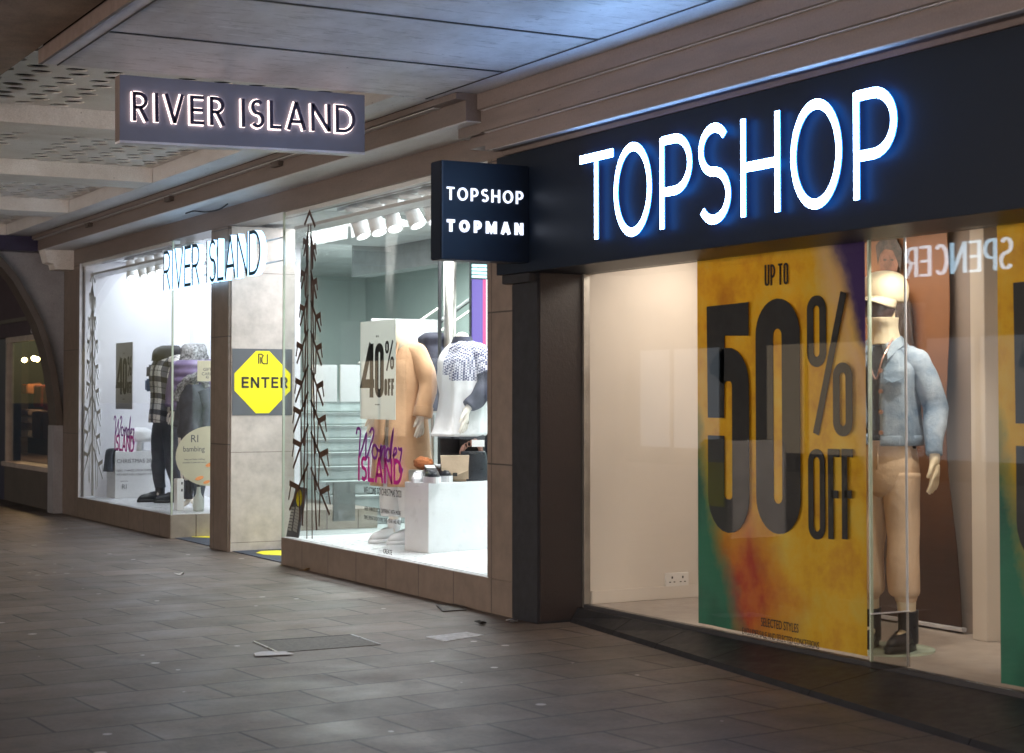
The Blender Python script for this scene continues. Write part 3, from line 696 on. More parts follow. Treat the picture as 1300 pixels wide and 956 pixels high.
# 40% posters
def forty(t, fr, w, h, inkm):
    bm = bmesh.new(); kw = dict(cond=True)
    word(bm, '4', fr, w * .05, h * .22, h * .55, w * .105, {'4': w * .36 / (h * .55)}, 0, .0004, .002)
    word(bm, '0', fr, w * .43, h * .22, h * .55, w * .10, {'0': w * .25 / (h * .55)}, 0, .0004, .002, cond=True)
    obj('figures', bm, inkm, t)
    bm = bmesh.new()
    word(bm, '0', fr, w * .72, h * .66, h * .13, w * .035, {'0': w * .10 / (h * .13)}, 0, .0004, .002, cond=True)
    word(bm, '0', fr, w * .86, h * .50, h * .13, w * .035, {'0': w * .10 / (h * .13)}, 0, .0004, .002, cond=True)
    ribbon(bm, [(w * .76, h * .49), (w * .93, h * .79)], w * .035, fr, .0004, .002)
    obj('percent_sign', bm, inkm, t)
    bm = bmesh.new(); word(bm, 'OFF', fr, w * .70, h * .24, h * .17, w * .045, w * .075 / (h * .17), w * .02, .0004, .002, cond=True); obj('lettering', bm, inkm, t)
    text('lettering', 'UP TO', fr, w * .5, h * .83, h * .03, inkm, t, sx=.8, align='CENTER'); text('lettering', 'SELECTED LINES', fr, w * .5, h * .145, h * .016, inkm, t, align='CENTER')
t, fr, w, h = flatsign('sale_poster', (457.5, 407, 502, 532.5), W + .05, 'posterpale', 'pale poster reading 40% off hanging in front of the camel coat', 'poster'); forty(t, fr, w, h, 'ink')
t, fr, w, h = flatsign('sale_poster', (147, 435, 168, 519.5), W + .05, 'postergrey', 'dark grey poster reading 40% off in the far window', 'poster'); forty(t, fr, w, h, 'ink')
# Wonder Island decals
def wonder(px, X, label, small=False):
    a = P(px[0], px[3], X=X); b_ = P(px[2], px[3], X=X); zt = P((px[0] + px[2]) / 2, px[1], X=X).z; zb = P((px[0] + px[2]) / 2, px[3], X=X).z
    w, h = a.y - b_.y, zt - zb; t = thing('window_decal', (X, (a.y + b_.y) / 2, zb), label, 'decal'); fr = Fr((X, a.y, zb), (0, -1, 0))
    bm = bmesh.new(); sh = lambda pts: [(x * w, y * h) for x, y in pts]
    cursive = [[(.02, .86), (.05, .97), (.11, .93), (.10, .70), (.09, .45), (.17, .66), (.24, .88), (.23, .62), (.24, .42), (.32, .64), (.40, .90), (.36, .98), (.31, .90)],
               [(p[0], p[1]) for p in arc(.42, .56, .055, .12, 60, 420, 16)], [(.46, .62), (.53, .58), (.55, .66), (.53, .40), (.58, .60), (.63, .66), (.62, .42), (.66, .44)],
               [(p[0], p[1]) for p in arc(.70, .52, .045, .11, 40, 400, 14)] + [(.80, .96), (.745, .42), (.78, .42)],
               [(.79, .50), (.86, .56), (.86, .64), (.82, .62), (.81, .48), (.84, .38), (.89, .46)], [(.90, .66), (.93, .62), (.97, .62), (.92, .30), (.96, .22), (.99, .30)]]
    for c in cursive: 
        q, _ = smooth_path([(x, y, 0) for x, y in c], [0] * len(c), 5); ribbon(bm, sh([(p.x, p.y) for p in q]), w * .026, fr, .0, .0016)
    obj('script_lettering', bm, 'purple', t)
    bm = bmesh.new(); word(bm, 'ISLAND', fr, w * .06, 0, h * .46, w * .034, {'I': w * .05 / (h * .46), 'S': w * .13 / (h * .46), 'L': w * .13 / (h * .46), 'A': w * .17 / (h * .46), 'N': w * .17 / (h * .46), 'D': w * .17 / (h * .46)}, w * .02, .0018, .003)
    obj('block_lettering', bm, 'magenta', t)
wonder((451, 543, 512, 613), W + .004, 'purple script and magenta capitals decal below the camel coat')
wonder((144, 528, 171, 573), W + .004, 'small purple and magenta script decal above the lettered white block')
t = thing('window_lettering', tuple(P(485, 660, X=W + .003)), 'small black welcome lettering on the glass before the white boots', 'lettering')
fr = wallfr(W + .004); q = P(485, 632, X=W)
text('lettering', 'WELCOME TO CHRISTMAS 2020', fr, -q.y, q.z + .02, .085, 'ink', t, sx=.62, align='CENTER')
text('lettering', "HERE THINGS LOOK DIFFERENT WITH MORE", fr, -q.y, q.z - .125, .05, 'ink', t, sx=.72, align='CENTER')
text('lettering', "TIME SPENT INDOORS THIS YEAR WE HELP", fr, -q.y, q.z - .20, .05, 'ink', t, sx=.78, align='CENTER')
text('lettering', "CREATE", fr, -q.y + .02, q.z - .46, .055, 'ink', t, sx=.9, align='LEFT')
# covid notice leaning behind the glass
t = thing('safety_notice', (W + .06, 15.2, .262), 'slate notice with yellow oval leaning in the window corner', 'notice')
a, b_, c, d = [P(x, y, X=W + .02) for x, y in ((362, 681), (377, 683), (388, 620), (374, 617))]
bm = bmesh.new(); fr = wallfr(W + .03); plate(bm, [(-p.y, p.z) for p in (a, b_, c, d)], fr, -.01, 0); obj('panel', bm, 'slate', t)
bm = bmesh.new(); q = P(378.5, 632, X=W + .02); plate(bm, [(-q.y + .075 * math.cos(i * PI / 8) , q.z + .075 * math.sin(i * PI / 8) * 1.1) for i in range(16)], fr, .0005, .003); obj('oval', bm, 'yellow', t)
bm = bmesh.new()
for i in range(8):
    q = P(371.5 - i * .55, 645 + i * 3.9, X=W + .02); ribbon(bm, [(-q.y - .06, q.z), (-q.y + .02, q.z)], .022, fr, .0005, .002)
    q = P(377 - i * .55, 645 + i * 3.9, X=W + .02); ribbon(bm, [(-q.y - .05, q.z), (-q.y + .05, q.z - .012)], .026, fr, .0005, .002)
obj('icons', bm, 'posterpale', t)
# enter sign on the pale pier
cfr = camfr(17.069)
def cp(x, y): q = P(x, y, Y=17.069); return (q.x, q.z)
t = thing('enter_sign', (6.4, 17.07, P(330, 527, Y=17.07).z), 'yellow octagonal sign reading ENTER on a slate square', 'sign')
x0, z0 = cp(294.5, 527.5); x1, z1 = cp(371, 443.5)
bm = bmesh.new(); plate(bm, [(x0, z0), (x1, z0), (x1, z1), (x0, z1)], cfr, 0, .004); obj('backing_square', bm, 'slate', t)
m_ = .022; e_ = .235; X0, X1, Z0, Z1 = x0 + m_, x1 - m_, z0 + m_, z1 - m_
bm = bmesh.new(); plate(bm, [(X0 + e_, Z0), (X1 - e_, Z0), (X1, Z0 + e_), (X1, Z1 - e_), (X1 - e_, Z1), (X0 + e_, Z1), (X0, Z1 - e_), (X0, Z0 + e_)], cfr, .0045, .007); obj('octagon', bm, 'yellow', t)
bm, _ = word(None, 'ENTER', cfr, x0 + .10, (z0 + z1) / 2 - .062, .115, .022, {'E': .68, 'N': .8, 'T': .78, 'R': .74}, .022, .0075, .010); obj('lettering', bm, 'ink', t)
bm = bmesh.new(); lx, lz = (x0 + x1) / 2 - .045, z1 - .155
ribbon(bm, [(lx, lz), (lx, lz + .10), (lx + .03, lz + .10), (lx + .05, lz + .085), (lx + .035, lz + .06), (lx + .035, lz + .02), (lx + .05, lz), (lx + .095, lz), (lx + .095, lz + .10)], .012, cfr, .0075, .010); ribbon(bm, [(lx + .02, lz), (lx + .02, lz + .07)], .009, cfr, .0075, .010); obj('emblem', bm, 'ink', t)
# round sticker, gift card poster on the far glass return
cfr = camfr(18.99)
def cq(x, y): q = P(x, y, Y=18.99); return (q.x, q.z)
cx_, cz_ = cq(267, 579); rx_ = cx_ - cq(223, 579)[0]; rz_ = cq(267, 541)[1] - cz_
t = thing('round_sticker', (cx_, 18.99, cz_ - rz_), 'large round cream sticker on the corner glass of the far bay', 'sticker')
bm = bmesh.new(); plate(bm, [(cx_ + rx_ * math.cos(i * PI / 24), cz_ + rz_ * math.sin(i * PI / 24)) for i in range(48)], cfr, 0, .003); obj('disc', bm, 'cream', t)
q = cq(247, 558); text('lettering', 'RI', cfr, q[0], q[1] - .03, .12, 'inkgrey', t, n=.0035, align='CENTER'); q = cq(246, 572); text('lettering', 'bambing', cfr, q[0], q[1] - .01, .085, 'inkgrey', t, sx=.9, n=.0035, align='CENTER')
q = cq(247, 584); text('lettering', 'boys and baby clothing', cfr, q[0], q[1], .026, 'inkgrey', t, n=.0035, align='CENTER'); text('lettering', 'available in selected stores', cfr, q[0], q[1] - .035, .026, 'inkgrey', t, n=.0035, align='CENTER')
for (x, y, r) in ((253, 607, .05), (262, 612, .04), (266, 590, .05)):
    q = cq(x, y); bm = bmesh.new(); plate(bm, [(q[0] + r * math.cos(i * PI / 6), q[1] + .5 * r * math.sin(i * PI / 6 + .5)) for i in range(12)], cfr, .0035 + x * 1e-6, .0045 + x * 1e-5); obj('orange_print', bm, 'orange', t)
cfr = camfr(18.95)
x0, z0 = cq(249, 484); x1, z1 = cq(268, 458); t = thing('gift_card_poster', (x1, 18.95, z0), 'small cream gift card poster against the brown pier edge', 'poster')
bm = bmesh.new(); plate(bm, [(x0, z0), (x1 + .05, z0), (x1 + .05, z1), (x0, z1)], cfr, 0, .003); obj('sheet', bm, 'cream', t)
text('lettering', 'GIFT\nCARD', cfr, (x0 + x1) / 2 + .03, (z0 + z1) / 2, .05, 'inkgrey', t, n=.0035, align='CENTER'); text('lettering', 'RI', cfr, (x0 + x1) / 2 + .03, z0 + .03, .045, 'inkgrey', t, n=.0035, align='CENTER')

# ------------------------------------------------------------------ halo lit shop name across the entrance
t = thing('entrance_lettering', (5.98, 17.3, 2.78), 'white-sided letters reading RIVER ISLAND glowing across the entrance', 'sign')
fr = wallfr(5.93); WI = {'R': .60, 'I': .16, 'V': .72, 'E': .52, 'S': .52, 'L': .46, 'A': .74, 'N': .72, 'D': .74}
tot = sum(WI.get(c, 0) for c in 'RIVERISLAND') * .44; gap = (3.08 - tot - .16) / 10
x = -18.92
for ch in 'RIVER ISLAND':
    if ch == ' ': x += .16; continue
    bm, x = word(None, ch, fr, x, 2.785, .44, .036, WI, gap, -.065, 0, 0, 1); obj('letter', bm, ['haloface', 'halowhite'], t)
for z in (2.90, 3.12): obj('support_rod', tube([(6.055, 15.58, z), (6.055, 18.99, z)], .008, 8), 'steel', t)

# ------------------------------------------------------------------ hanging grey sign
t = thing('projecting_sign', (4.15, 11.4, 3.3), 'flat grey hanging sign reading RIVER ISLAND under the soffit edge', 'sign')
c0, c1, c2, c3 = [P(*p, Y=11.36) for p in ((152, 94.5), (463, 121), (463, 193.5), (152, 178))]
cfr = camfr(11.36); bm = bmesh.new(); pts = [(c3.x, c3.z), (c2.x, c2.z), (c1.x, min(c1.z, 3.76)), (c0.x, min(c0.z, 3.76))]
plate(bm, pts, cfr, -.002, 0); obj('face', bm, 'signgrey', t)
bm = bmesh.new(); plate(bm, pts, cfr, -.11, -.003); obj('case', bm, 'signrim', t)
dx = (c2.x - c3.x)
bm = bmesh.new(); ribbon(bm, [(c3.x, c3.z - .008), (c2.x, c2.z - .008)], .016, cfr, -.11, .004); obj('lower_trim', bm, 'signpale', t)
L0, L1 = P(167, 154, Y=11.36), P(449, 170, Y=11.36); hh = P(167, 117, Y=11.36).z - L0.z
slope = (L1.z - L0.z) / (L1.x - L0.x); u = Vector((1, 0, slope)).normalized(); fr = Fr(L0, u, Vector((-slope, 0, 1)).normalized())
fr.n = Vector((0, -1, 0))
WI2 = {'R': .56, 'I': .14, 'V': .70, 'E': .50, 'S': .50, 'L': .44, 'A': .72, 'N': .74, 'D': .76}
tot = sum(WI2[c] for c in 'RIVERISLAND') * hh; wd = (L1 - L0).length; gap = (wd - tot - hh * .38) / 10
x = 0
for ch in 'RIVER ISLAND':
    if ch == ' ': x += hh * .38; continue
    xs = x; bm, x = word(None, ch, fr, xs, 0, hh, .023, WI2, gap, .020, .036); o = obj('letter', bm, 'purpleletter', t)
    bm, _ = word(None, ch, fr, xs, 0, hh, .030, WI2, gap, .0, .0)
    bm.free(); bm = bmesh.new(); f2 = Fr(fr(xs, 0), fr.u, fr.v); f2.n = fr.n
    for pts, cl in glyph(ch, WI2[ch] * hh, hh, .023):
        ribbon(bm, pts, .036, f2, .004, .016, cl)
    obj('backlight', bm, 'halopink', t)

# ------------------------------------------------------------------ black projecting box sign
t = thing('box_sign', (5.6, 10.7, 2.5), 'black box sign with white TOPSHOP and TOPMAN lettering', 'sign')
X0_, X1_ = P(560, 270, Y=10.57).x, 5.948
yb = P(546.5, 270, X=X0_).y
obj('case', box(X0_, X1_, 10.57, yb, 2.535, 3.215, bev=.006), 'black', t)
obj('trim', box(X0_ + .002, X0_ + .012, 10.562, 10.568, 2.54, 3.21), 'blackcol', t)
for txt_, ya, yb_, tk in (('TOPSHOP', 237.5, 254.5, .0125), ('TOPMAN', 278.5, 294.5, .021)):
    a = P(567, yb_ - .5, Y=10.565); b_ = P(663.5, yb_ + 4.5 if txt_ == 'TOPSHOP' else yb_ + 4, Y=10.565); hh = P(567, ya, Y=10.565).z - a.z
    a.z = (a.z + b_.z) / 2; fr = camfr(10.565, a.x, a.z)
    wi = {'T': .62, 'O': .86, 'P': .62, 'S': .60, 'H': .72} if txt_ == 'TOPSHOP' else {'T': .70, 'O': .92, 'P': .68, 'M': .98, 'A': .86, 'N': .78}
    tot = sum(wi[c] for c in txt_) * hh; gap = (b_.x - a.x - tot) / (len(txt_) - 1); x = 0
    for ch in txt_: bm, x = word(None, ch, fr, x, 0, hh, tk, wi, gap, 0, .012); obj('letter', bm, 'smallwhite', t)

# ------------------------------------------------------------------ black shopfront
TS = thing('black_shopfront', (6.2, 7, 0), 'near shopfront with black fascia, black column and warm display window', 'shop')
obj('fascia', box(5.95, 6.5, -2.0, 11.06, 2.475, 3.33, bev=.004), 'black', TS)
obj('fascia_trim', box(5.985, 6.5, 10.64, 11.04, 2.41, 2.473, bev=.004), 'blackcol', TS)
obj('column', box(6.045, 6.42, 10.625, 10.997, 0, 2.409, bev=.004), 'blackcol', TS)
obj('column_panel', box(6.062, 6.40, 10.612, 10.623, 0.02, 2.472), 'browncol', TS)
obj('window_frame', box(6.402, 6.45, 10.58, 10.61, .1, 2.472), 'steel', TS)
obj('window_frame', box(6.395, 6.45, -1.5, 10.58, .085, .125, bev=.004), 'dark', TS)
G = 6.41
obj('window_pane', box(G, G + .012, 7.53, 10.578, .126, 2.474), 'glass', TS)
obj('window_pane', box(G, G + .012, 2.0, 7.515, .126, 2.474), 'glass', TS)
obj('glass_joint', box(G - .002, G + .016, 7.516, 7.529, .126, 2.474), 'glass_edge', TS)
# mirror-like low case glass, behind the joint
A_, B_ = P(719, 788.6, Z=0), P(956, 862, Z=0); sl = (B_.x - A_.x) / (B_.y - A_.y)
def rx(y): return A_.x + (y - A_.y) * sl
bm = bmesh.new(); prev = None
cuts = [10.61, 9.9, 9.25, 8.55, 7.4, 6.0, 4.5, 2.5]
for a, b_ in zip(cuts, cuts[1:]):
    bm = bmesh.new(); vv = []
    for y in (a - .003, b_ + .003):
        vv.append([bm.verts.new(p) for p in ((rx(y), y, 0), (rx(y) + .02, y, .03), (6.36, y, .098), (6.396, y, .098), (6.396, y, 0))])
    for i in range(5): bm.faces.new((vv[0][i], vv[0][(i + 1) % 5], vv[1][(i + 1) % 5], vv[1][i]))
    bm.faces.new(vv[0]); bm.faces.new(vv[1][::-1]); obj('riser', bm, 'charcoal', TS)
obj('display_floor', box(6.452, 7.8, -1.5, 10.58, .03, .122), 'beigefloor', TS)
obj('side_wall', box(6.452, 8.2, 10.585, 10.611, .05, 2.9), 'beige', TS)
obj('skirting', box(6.455, 7.38, 10.563, 10.583, .122, .215, bev=.004), 'beige', TS)
obj('side_wall', box(7.385, 7.60, 9.6, 10.58, .05, 2.9), 'beige', TS)
obj('back_wall', box(7.75, 7.85, -1.5, 10.58, .05, 2.9), 'greywall', TS)
obj('skirting', box(7.73, 7.748, 3, 9.5, .122, .24, bev=.004), 'greywall', TS)
obj('back_pier', box(7.55, 7.748, 7.80, 7.925, .122, 2.9, bev=.004), 'beige', TS)
obj('display_ceiling', box(6.5, 7.85, -1.5, 10.6, 2.72, 2.78), 'white', TS)
obj('end_wall', box(6.4, 7.85, -1.56, -1.5, .05, 2.9), 'greywall', TS)
# illuminated name
t = thing('fascia_lettering', (5.93, 8.2, 2.62), 'large white illuminated letters reading TOPSHOP on the black fascia', 'sign')
fr = wallfr(5.945)
for ch, xa, xb in (('T', 740.5, 782.5), ('O', 784, 831), ('P', 842.5, 882.5), ('S', 890.5, 931.5), ('H', 945.5, 994.5), ('O', 1009, 1073), ('P', 1089, 1143.5)):
    a, b_ = P(xa, 220, X=5.93), P(xb, 220, X=5.93); w = a.y - b_.y; h0 = 2.622 if ch not in 'OS' else 2.612; hh = .56 if ch not in 'OS' else .58
    bm, _ = word(None, ch, fr, -a.y, h0, hh, .040, {ch: w / hh}, 0, .034, .042, 0, 1, tv=.053); obj('letter', bm, ['letterwhite', 'letterblue'], t)
# socket
t = thing('socket_outlet', (7.2, 10.58, .25), 'white double plug socket on the warm wall above the skirting', 'socket')
a, b_ = P(844, 745, Y=10.58), P(873, 726, Y=10.58)
obj('face_plate', box(a.x, b_.x, 10.565, 10.584, a.z, b_.z, bev=.003), 'sock', t)
for k in (0, 1):
    cx = a.x + (b_.x - a.x) * (.27 + .46 * k); cz = (a.z + b_.z) / 2
    bm = bmesh.new()
    box(cx - .006, cx + .006, 10.562, 10.5645, cz + .008, cz + .025, bm); box(cx - .026, cx - .012, 10.562, 10.5645, cz - .02, cz - .013, bm); box(cx + .012, cx + .026, 10.562, 10.5645, cz - .02, cz - .013, bm); obj('pin_slots', bm, 'ink', t)
# ------------------------------------------------------------------ sale banners in the near window
def sale_banner(ya, yb, label, flip):
    z0, z1 = .14, 2.53; X = 6.455; yc = (ya + yb) / 2
    t = thing('sale_banner', (X, yc, z0), label, 'banner')
    bm = bmesh.new(); n = 40
    f_ = []; bk = []
    for i in range(n + 1):
        y = ya + (yb - ya) * i / n; dx = .006 * math.sin(i * .55) + .004 * math.sin(i * .21)
        f_.append([bm.verts.new((X + dx, y, z)) for z in (z0, z1)]); bk.append([bm.verts.new((X + dx + .002, y, z)) for z in (z0, z1)])
    for i in range(n):
        bm.faces.new((f_[i][0], f_[i + 1][0], f_[i + 1][1], f_[i][1])); bm.faces.new((bk[i][1], bk[i + 1][1], bk[i + 1][0], bk[i][0]))
    o = obj('sheet', bm, banner_mat('sale_print', yb, ya, z0, z1), t)
    fr = Fr((X, ya, z0), (0, -1, 0)); W_ = ya - yb
    return t, fr, W_
def Lb(x, y, ya, z0=.14): q = P(x, y, X=6.44); return (ya - q.y, q.z - z0)
ya = P(886, 560, X=6.455).y; yb = P(1098.5, 560, X=6.455).y
t, fr, W_ = sale_banner(ya, yb, 'yellow, green and orange banner reading 50% off in full view', 0)
def fifty(t, fr, ya, only5=False):
    bm = bmesh.new(); n0, n1 = .014, .018
    a = Lb(899, 530, ya); b_ = Lb(951, 530, ya); zt = Lb(925, 389, ya)[1]; zb = Lb(925, 673, ya)[1]
    w = b_[0] - a[0]; h = zt - zb
    word(bm, '5', fr, a[0], zb, h, w * .40, {'5': w / h}, 0, n0, n1, cond=True, tv=w * .48)
    obj('figures', bm, 'ink', t)
    if only5: return
    bm = bmesh.new(); a = Lb(960, 530, ya); b_ = Lb(1016, 530, ya); zt = Lb(988, 380, ya)[1]; zb = Lb(988, 677, ya)[1]; w = b_[0] - a[0]; h = zt - zb
    word(bm, '0', fr, a[0], zb, h, w * .40, {'0': w / h}, 0, n0, n1, cond=True, tv=w * .42); obj('figures', bm, 'ink', t)
    bm = bmesh.new()
    for xa, xb, y0, y1 in ((1025, 1049, 375, 466), (1057.5, 1082, 460, 554)):
        a = Lb(xa, 450, ya); b_ = Lb(xb, 450, ya); zt = Lb((xa + xb) / 2, y0, ya)[1]; zb = Lb((xa + xb) / 2, y1, ya)[1]; w = b_[0] - a[0]; h = zt - zb
        word(bm, '0', fr, a[0], zb, h, w * .34, {'0': w / h}, 0, n0, n1, cond=True, tv=w * .34)
    ribbon(bm, [Lb(1036, 551, ya), Lb(1071, 371, ya)], .052, fr, n0, n1); obj('percent_sign', bm, 'ink', t)
    bm = bmesh.new()
    for ch, xa, xb in (('O', 1026.5, 1047.5), ('F', 1051.5, 1066), ('F', 1069, 1083)):
        a = Lb(xa, 620, ya); b_ = Lb(xb, 620, ya); zt = Lb((xa + xb) / 2, 570, ya)[1]; zb = Lb((xa + xb) / 2, 685, ya)[1]; w = b_[0] - a[0]; h = zt - zb
        word(bm, ch, fr, a[0], zb, h, .046, {ch: w / h}, 0, n0, n1, cond=True)
    obj('lettering', bm, 'ink', t)
    bm = bmesh.new()
    for ch, xa, xb in (('U', 971, 976.6), ('P', 978.4, 984), ('T', 988, 993.2), ('O', 995, 1000.6)):
        a = Lb(xa, 350, ya); b_ = Lb(xb, 350, ya); zt = Lb(985, 335, ya)[1]; zb = Lb(985, 362, ya)[1]; w = b_[0] - a[0]; h = zt - zb
        word(bm, ch, fr, a[0], zb, h, .0125, {ch: w / h}, 0, n0, n1, cond=True)
    obj('lettering', bm, 'ink', t)
    q = Lb(990, 799, ya); text('lettering', 'SELECTED STYLES', fr, q[0], q[1], .075, 'ink', t, sx=.62, n=n1, align='CENTER')
    q = Lb(990, 814, ya); text('lettering', 'EXCLUDES SALE AND SELECTED CONCESSIONS', fr, q[0], q[1], .058, 'ink', t, sx=.60, n=n1, align='CENTER')
fifty(t, fr, ya)
ya2 = P(1268, 560, X=6.455).y
t, fr, W_ = sale_banner(ya2, ya2 - W_, 'second sale banner cut off by the edge of the picture', 0)
dY = ya - ya2
fr2 = Fr((6.455, ya2, .14), (0, -1, 0)); fifty(t, fr2, ya)
# brown photographic backdrop behind the mannequin
t = thing('backdrop_banner', (7.7, 8.4, .14), 'tall dark brown banner with a printed portrait behind the denim jacket', 'banner')
yl, yr = 9.15, P(1204, 560, X=7.68).y
s = N('sepia_print'); v = s.coord(); sp = s.n('SeparateXYZ'); s.l(v, sp.inputs[0])
s.set(base=s.mix(s.ramp(s.math('ADD', s.math('MULTIPLY', sp.outputs[2], .42), s.math('MULTIPLY', s.noise(v, 1.5), .2)), [(.25, g(0)), (.85, g(1))]), s.mix(s.noise(v, 3, 5), (.035, .018, .012, 1), (.06, .03, .02, 1)), s.mix(s.noise(v, 2.2, 6), (.13, .05, .02, 1), (.30, .13, .055, 1))), rough=.5); MT['sepia'] = s.m
bm = bmesh.new(); f_ = []
for i in range(25):
    z = .16 + i * .105; sp_ = .10 * max(0, (1.2 - z)) ** 1.3
    f_.append([bm.verts.new((7.68 + .02 * math.sin(i * .4), y, z)) for y in (yl, yr - sp_)] + [bm.verts.new((7.684 + .02 * math.sin(i * .4), y, z)) for y in (yl, yr - sp_)])
for a, b_ in zip(f_, f_[1:]):
    bm.faces.new((a[0], a[1], b_[1], b_[0])); bm.faces.new((a[3], a[2], b_[2], b_[3])); bm.faces.new((a[1], a[3], b_[3], b_[1])); bm.faces.new((a[2], a[0], b_[0], b_[2]))
obj('sheet', bm, 'sepia', t)
obj('weight_bar', box(7.655, 7.70, yr - .13, yl, .135, .158, bev=.003), 'signpale', t)
MT['print_skin'] = simple('printed_skin', (.17, .07, .04, 1), .5, var=.35, scale=12); MT['print_cloth'] = simple('printed_cloth', (.05, .03, .022, 1), .5, var=.5, scale=30)
fr = wallfr(7.655)
def bp(x, y): q = P(x, y, X=7.655); return (-q.y, q.z)
def blob(x, y, a, b, nseg=24): return [(bp(x + a * math.cos(i * 2 * PI / nseg), y + b * math.sin(i * 2 * PI / nseg))) for i in range(nseg)]
bm = bmesh.new(); plate(bm, [bp(*p) for p in ((1110, 372), (1146, 362), (1156, 385), (1160, 440), (1157, 480), (1105, 480))][::-1], fr, 0, .001); obj('printed_coat', bm, 'print_cloth', t)
bm = bmesh.new(); plate(bm, blob(1129, 331, 12, 24)[::-1], fr, .0015, .003); obj('printed_face', bm, 'print_skin', t)
bm = bmesh.new(); plate(bm, [bp(*p) for p in ((1115, 336), (1112, 312), (1122, 300), (1138, 302), (1146, 318), (1144, 345), (1139, 330), (1134, 318), (1124, 316), (1118, 322))][::-1], fr, .0035, .0045); plate(bm, blob(1124, 330, 2.2, 1.4, 10)[::-1], fr, .0035, .0045); plate(bm, blob(1133, 330, 2.2, 1.4, 10)[::-1], fr, .0035, .0045); plate(bm, blob(1128.5, 344, 3.2, 1.3, 10)[::-1], fr, .0035, .0045); obj('printed_hair', bm, 'print_cloth', t)
# glass case panel in front of the mannequin's feet
t = thing('glass_screen', (6.62, 7.3, .122), 'frameless glass upright beside the denim jacket mannequin', 'panel')
yq = 7.30; xa = P(1104, 800, Y=yq).x; xb = P(1152.5, 800, Y=yq).x
obj('pane', box(xa, xb, yq, yq + .01, .124, 2.6), 'glass', t); obj('edge', box(xb, xb + .007, yq - .002, yq + .012, .124, 2.6), 'signpale', t)
zt = P(1128, 778, Y=yq).z
MT['smoke_glass'] = glass('tinted_glass', (.80, .78, .76, 1), .9, .05)
obj('lower_pane', box(xa, xb - .002, yq - .02, yq - .008, .124, zt), 'smoke_glass', t); obj('edge', box(xa, xb, yq - .021, yq - .007, zt + .001, zt + .006), 'signpale', t)
# ================================================================== MANNEQUINS
def hand(nodes, edges, w, palm, d, side, s=1, wrist='', curl=.4):
    """palm and five separate fingers hanging from wrist node w; d = direction, side = towards the thumb"""
    d = Vector(d).normalized(); sd = Vector(side).normalized(); c = d.cross(sd).normalized(); p0 = Vector(nodes[w][0]); k = wrist + 'h'
    pm = p0 + d * .055 * s; nodes[k + 'p'] = (tuple(pm), (.030 * s, .016 * s)); edges.append((w, k + 'p'))
    for i, (o, L) in enumerate(((.030, .068), (.010, .078), (-.010, .073), (-.029, .058))):
        a = pm + d * .038 * s + sd * o * s; b_ = a + (d + c * curl * .4).normalized() * L * .5 * s + sd * o * .2; e = b_ + (d + c * curl * 1.3).normalized() * L * .5 * s
        for n_, q, r in (('a', a, .0105), ('b', b_, .0095), ('c', e, .0075)): nodes[f'{k}{i}{n_}'] = (tuple(q), r * s)
        edges += [(k + 'p', f'{k}{i}a'), (f'{k}{i}a', f'{k}{i}b'), (f'{k}{i}b', f'{k}{i}c')]
    a = p0 + d * .03 * s + sd * .035 * s; b_ = a + (d + sd * .5).normalized() * .035 * s; e = b_ + (d + c * .5).normalized() * .03 * s
    for n_, q, r in (('a', a, .012), ('b', b_, .011), ('c', e, .009)): nodes[f'{k}t{n_}'] = (tuple(q), r * s)
    edges += [(w, k + 'ta'), (k + 'ta', k + 'tb'), (k + 'tb', k + 'tc')]
def body(t, mat, arms, legs=True, head=False, stride=0.0, feet=True):
    """arms: {'L': (elbow, wrist), 'R': ...}; faces -y; its left is +x"""
    n = {'pel': ((0, 0, .95), (.135, .095)), 'bel': ((0, -.005, 1.1), (.115, .085)), 'che': ((0, -.01, 1.32), (.145, .095)), 'ncb': ((0, 0, 1.475), .06), 'nct': ((0, -.005, 1.56), .052)}
    e = [('pel', 'bel'), ('bel', 'che'), ('che', 'ncb'), ('ncb', 'nct')]
    if head:
        n['jaw'] = ((0, -.03, 1.625), (.062, .07)); n['hed'] = ((0, -.012, 1.70), (.075, .09)); n['top'] = ((0, -.005, 1.765), (.06, .07)); e += [('nct', 'jaw'), ('jaw', 'hed'), ('hed', 'top')]
        n['nose'] = ((0, -.115, 1.68), .014); e.append(('hed', 'nose'))
    for sd, sg in (('L', 1), ('R', -1)):
        if sd in arms:
            el, wr = arms[sd]; n['sh' + sd] = ((sg * .17, 0, 1.435), .055); n['el' + sd] = (el, .038); n['wr' + sd] = (wr, .025)
            e += [('che', 'sh' + sd), ('sh' + sd, 'el' + sd), ('el' + sd, 'wr' + sd)]
            dv_ = Vector(wr) - Vector(el); hand(n, e, 'wr' + sd, None, dv_ * .3 + Vector((0, 0, -.35)), (0, -1, 0), 1.0, sd)
        if legs:
            oy = stride * sg
            n['hp' + sd] = ((sg * .085, 0, .88), .085); n['kn' + sd] = ((sg * .09, -.02 + oy * .5, .49), .055); n['an' + sd] = ((sg * .09, .02 + oy, .085), .034)
            e += [('pel', 'hp' + sd), ('hp' + sd, 'kn' + sd), ('kn' + sd, 'an' + sd)]
            if feet: n['to' + sd] = ((sg * .10, -.12 + oy, .035), (.036, .028)); e.append(('an' + sd, 'to' + sd))
    return skin_body('body', n, e, 'pel', mat, t)
def solid(o, th=.008):
    m = o.modifiers.new('thickness', 'SOLIDIFY'); m.thickness = th; m.offset = -1
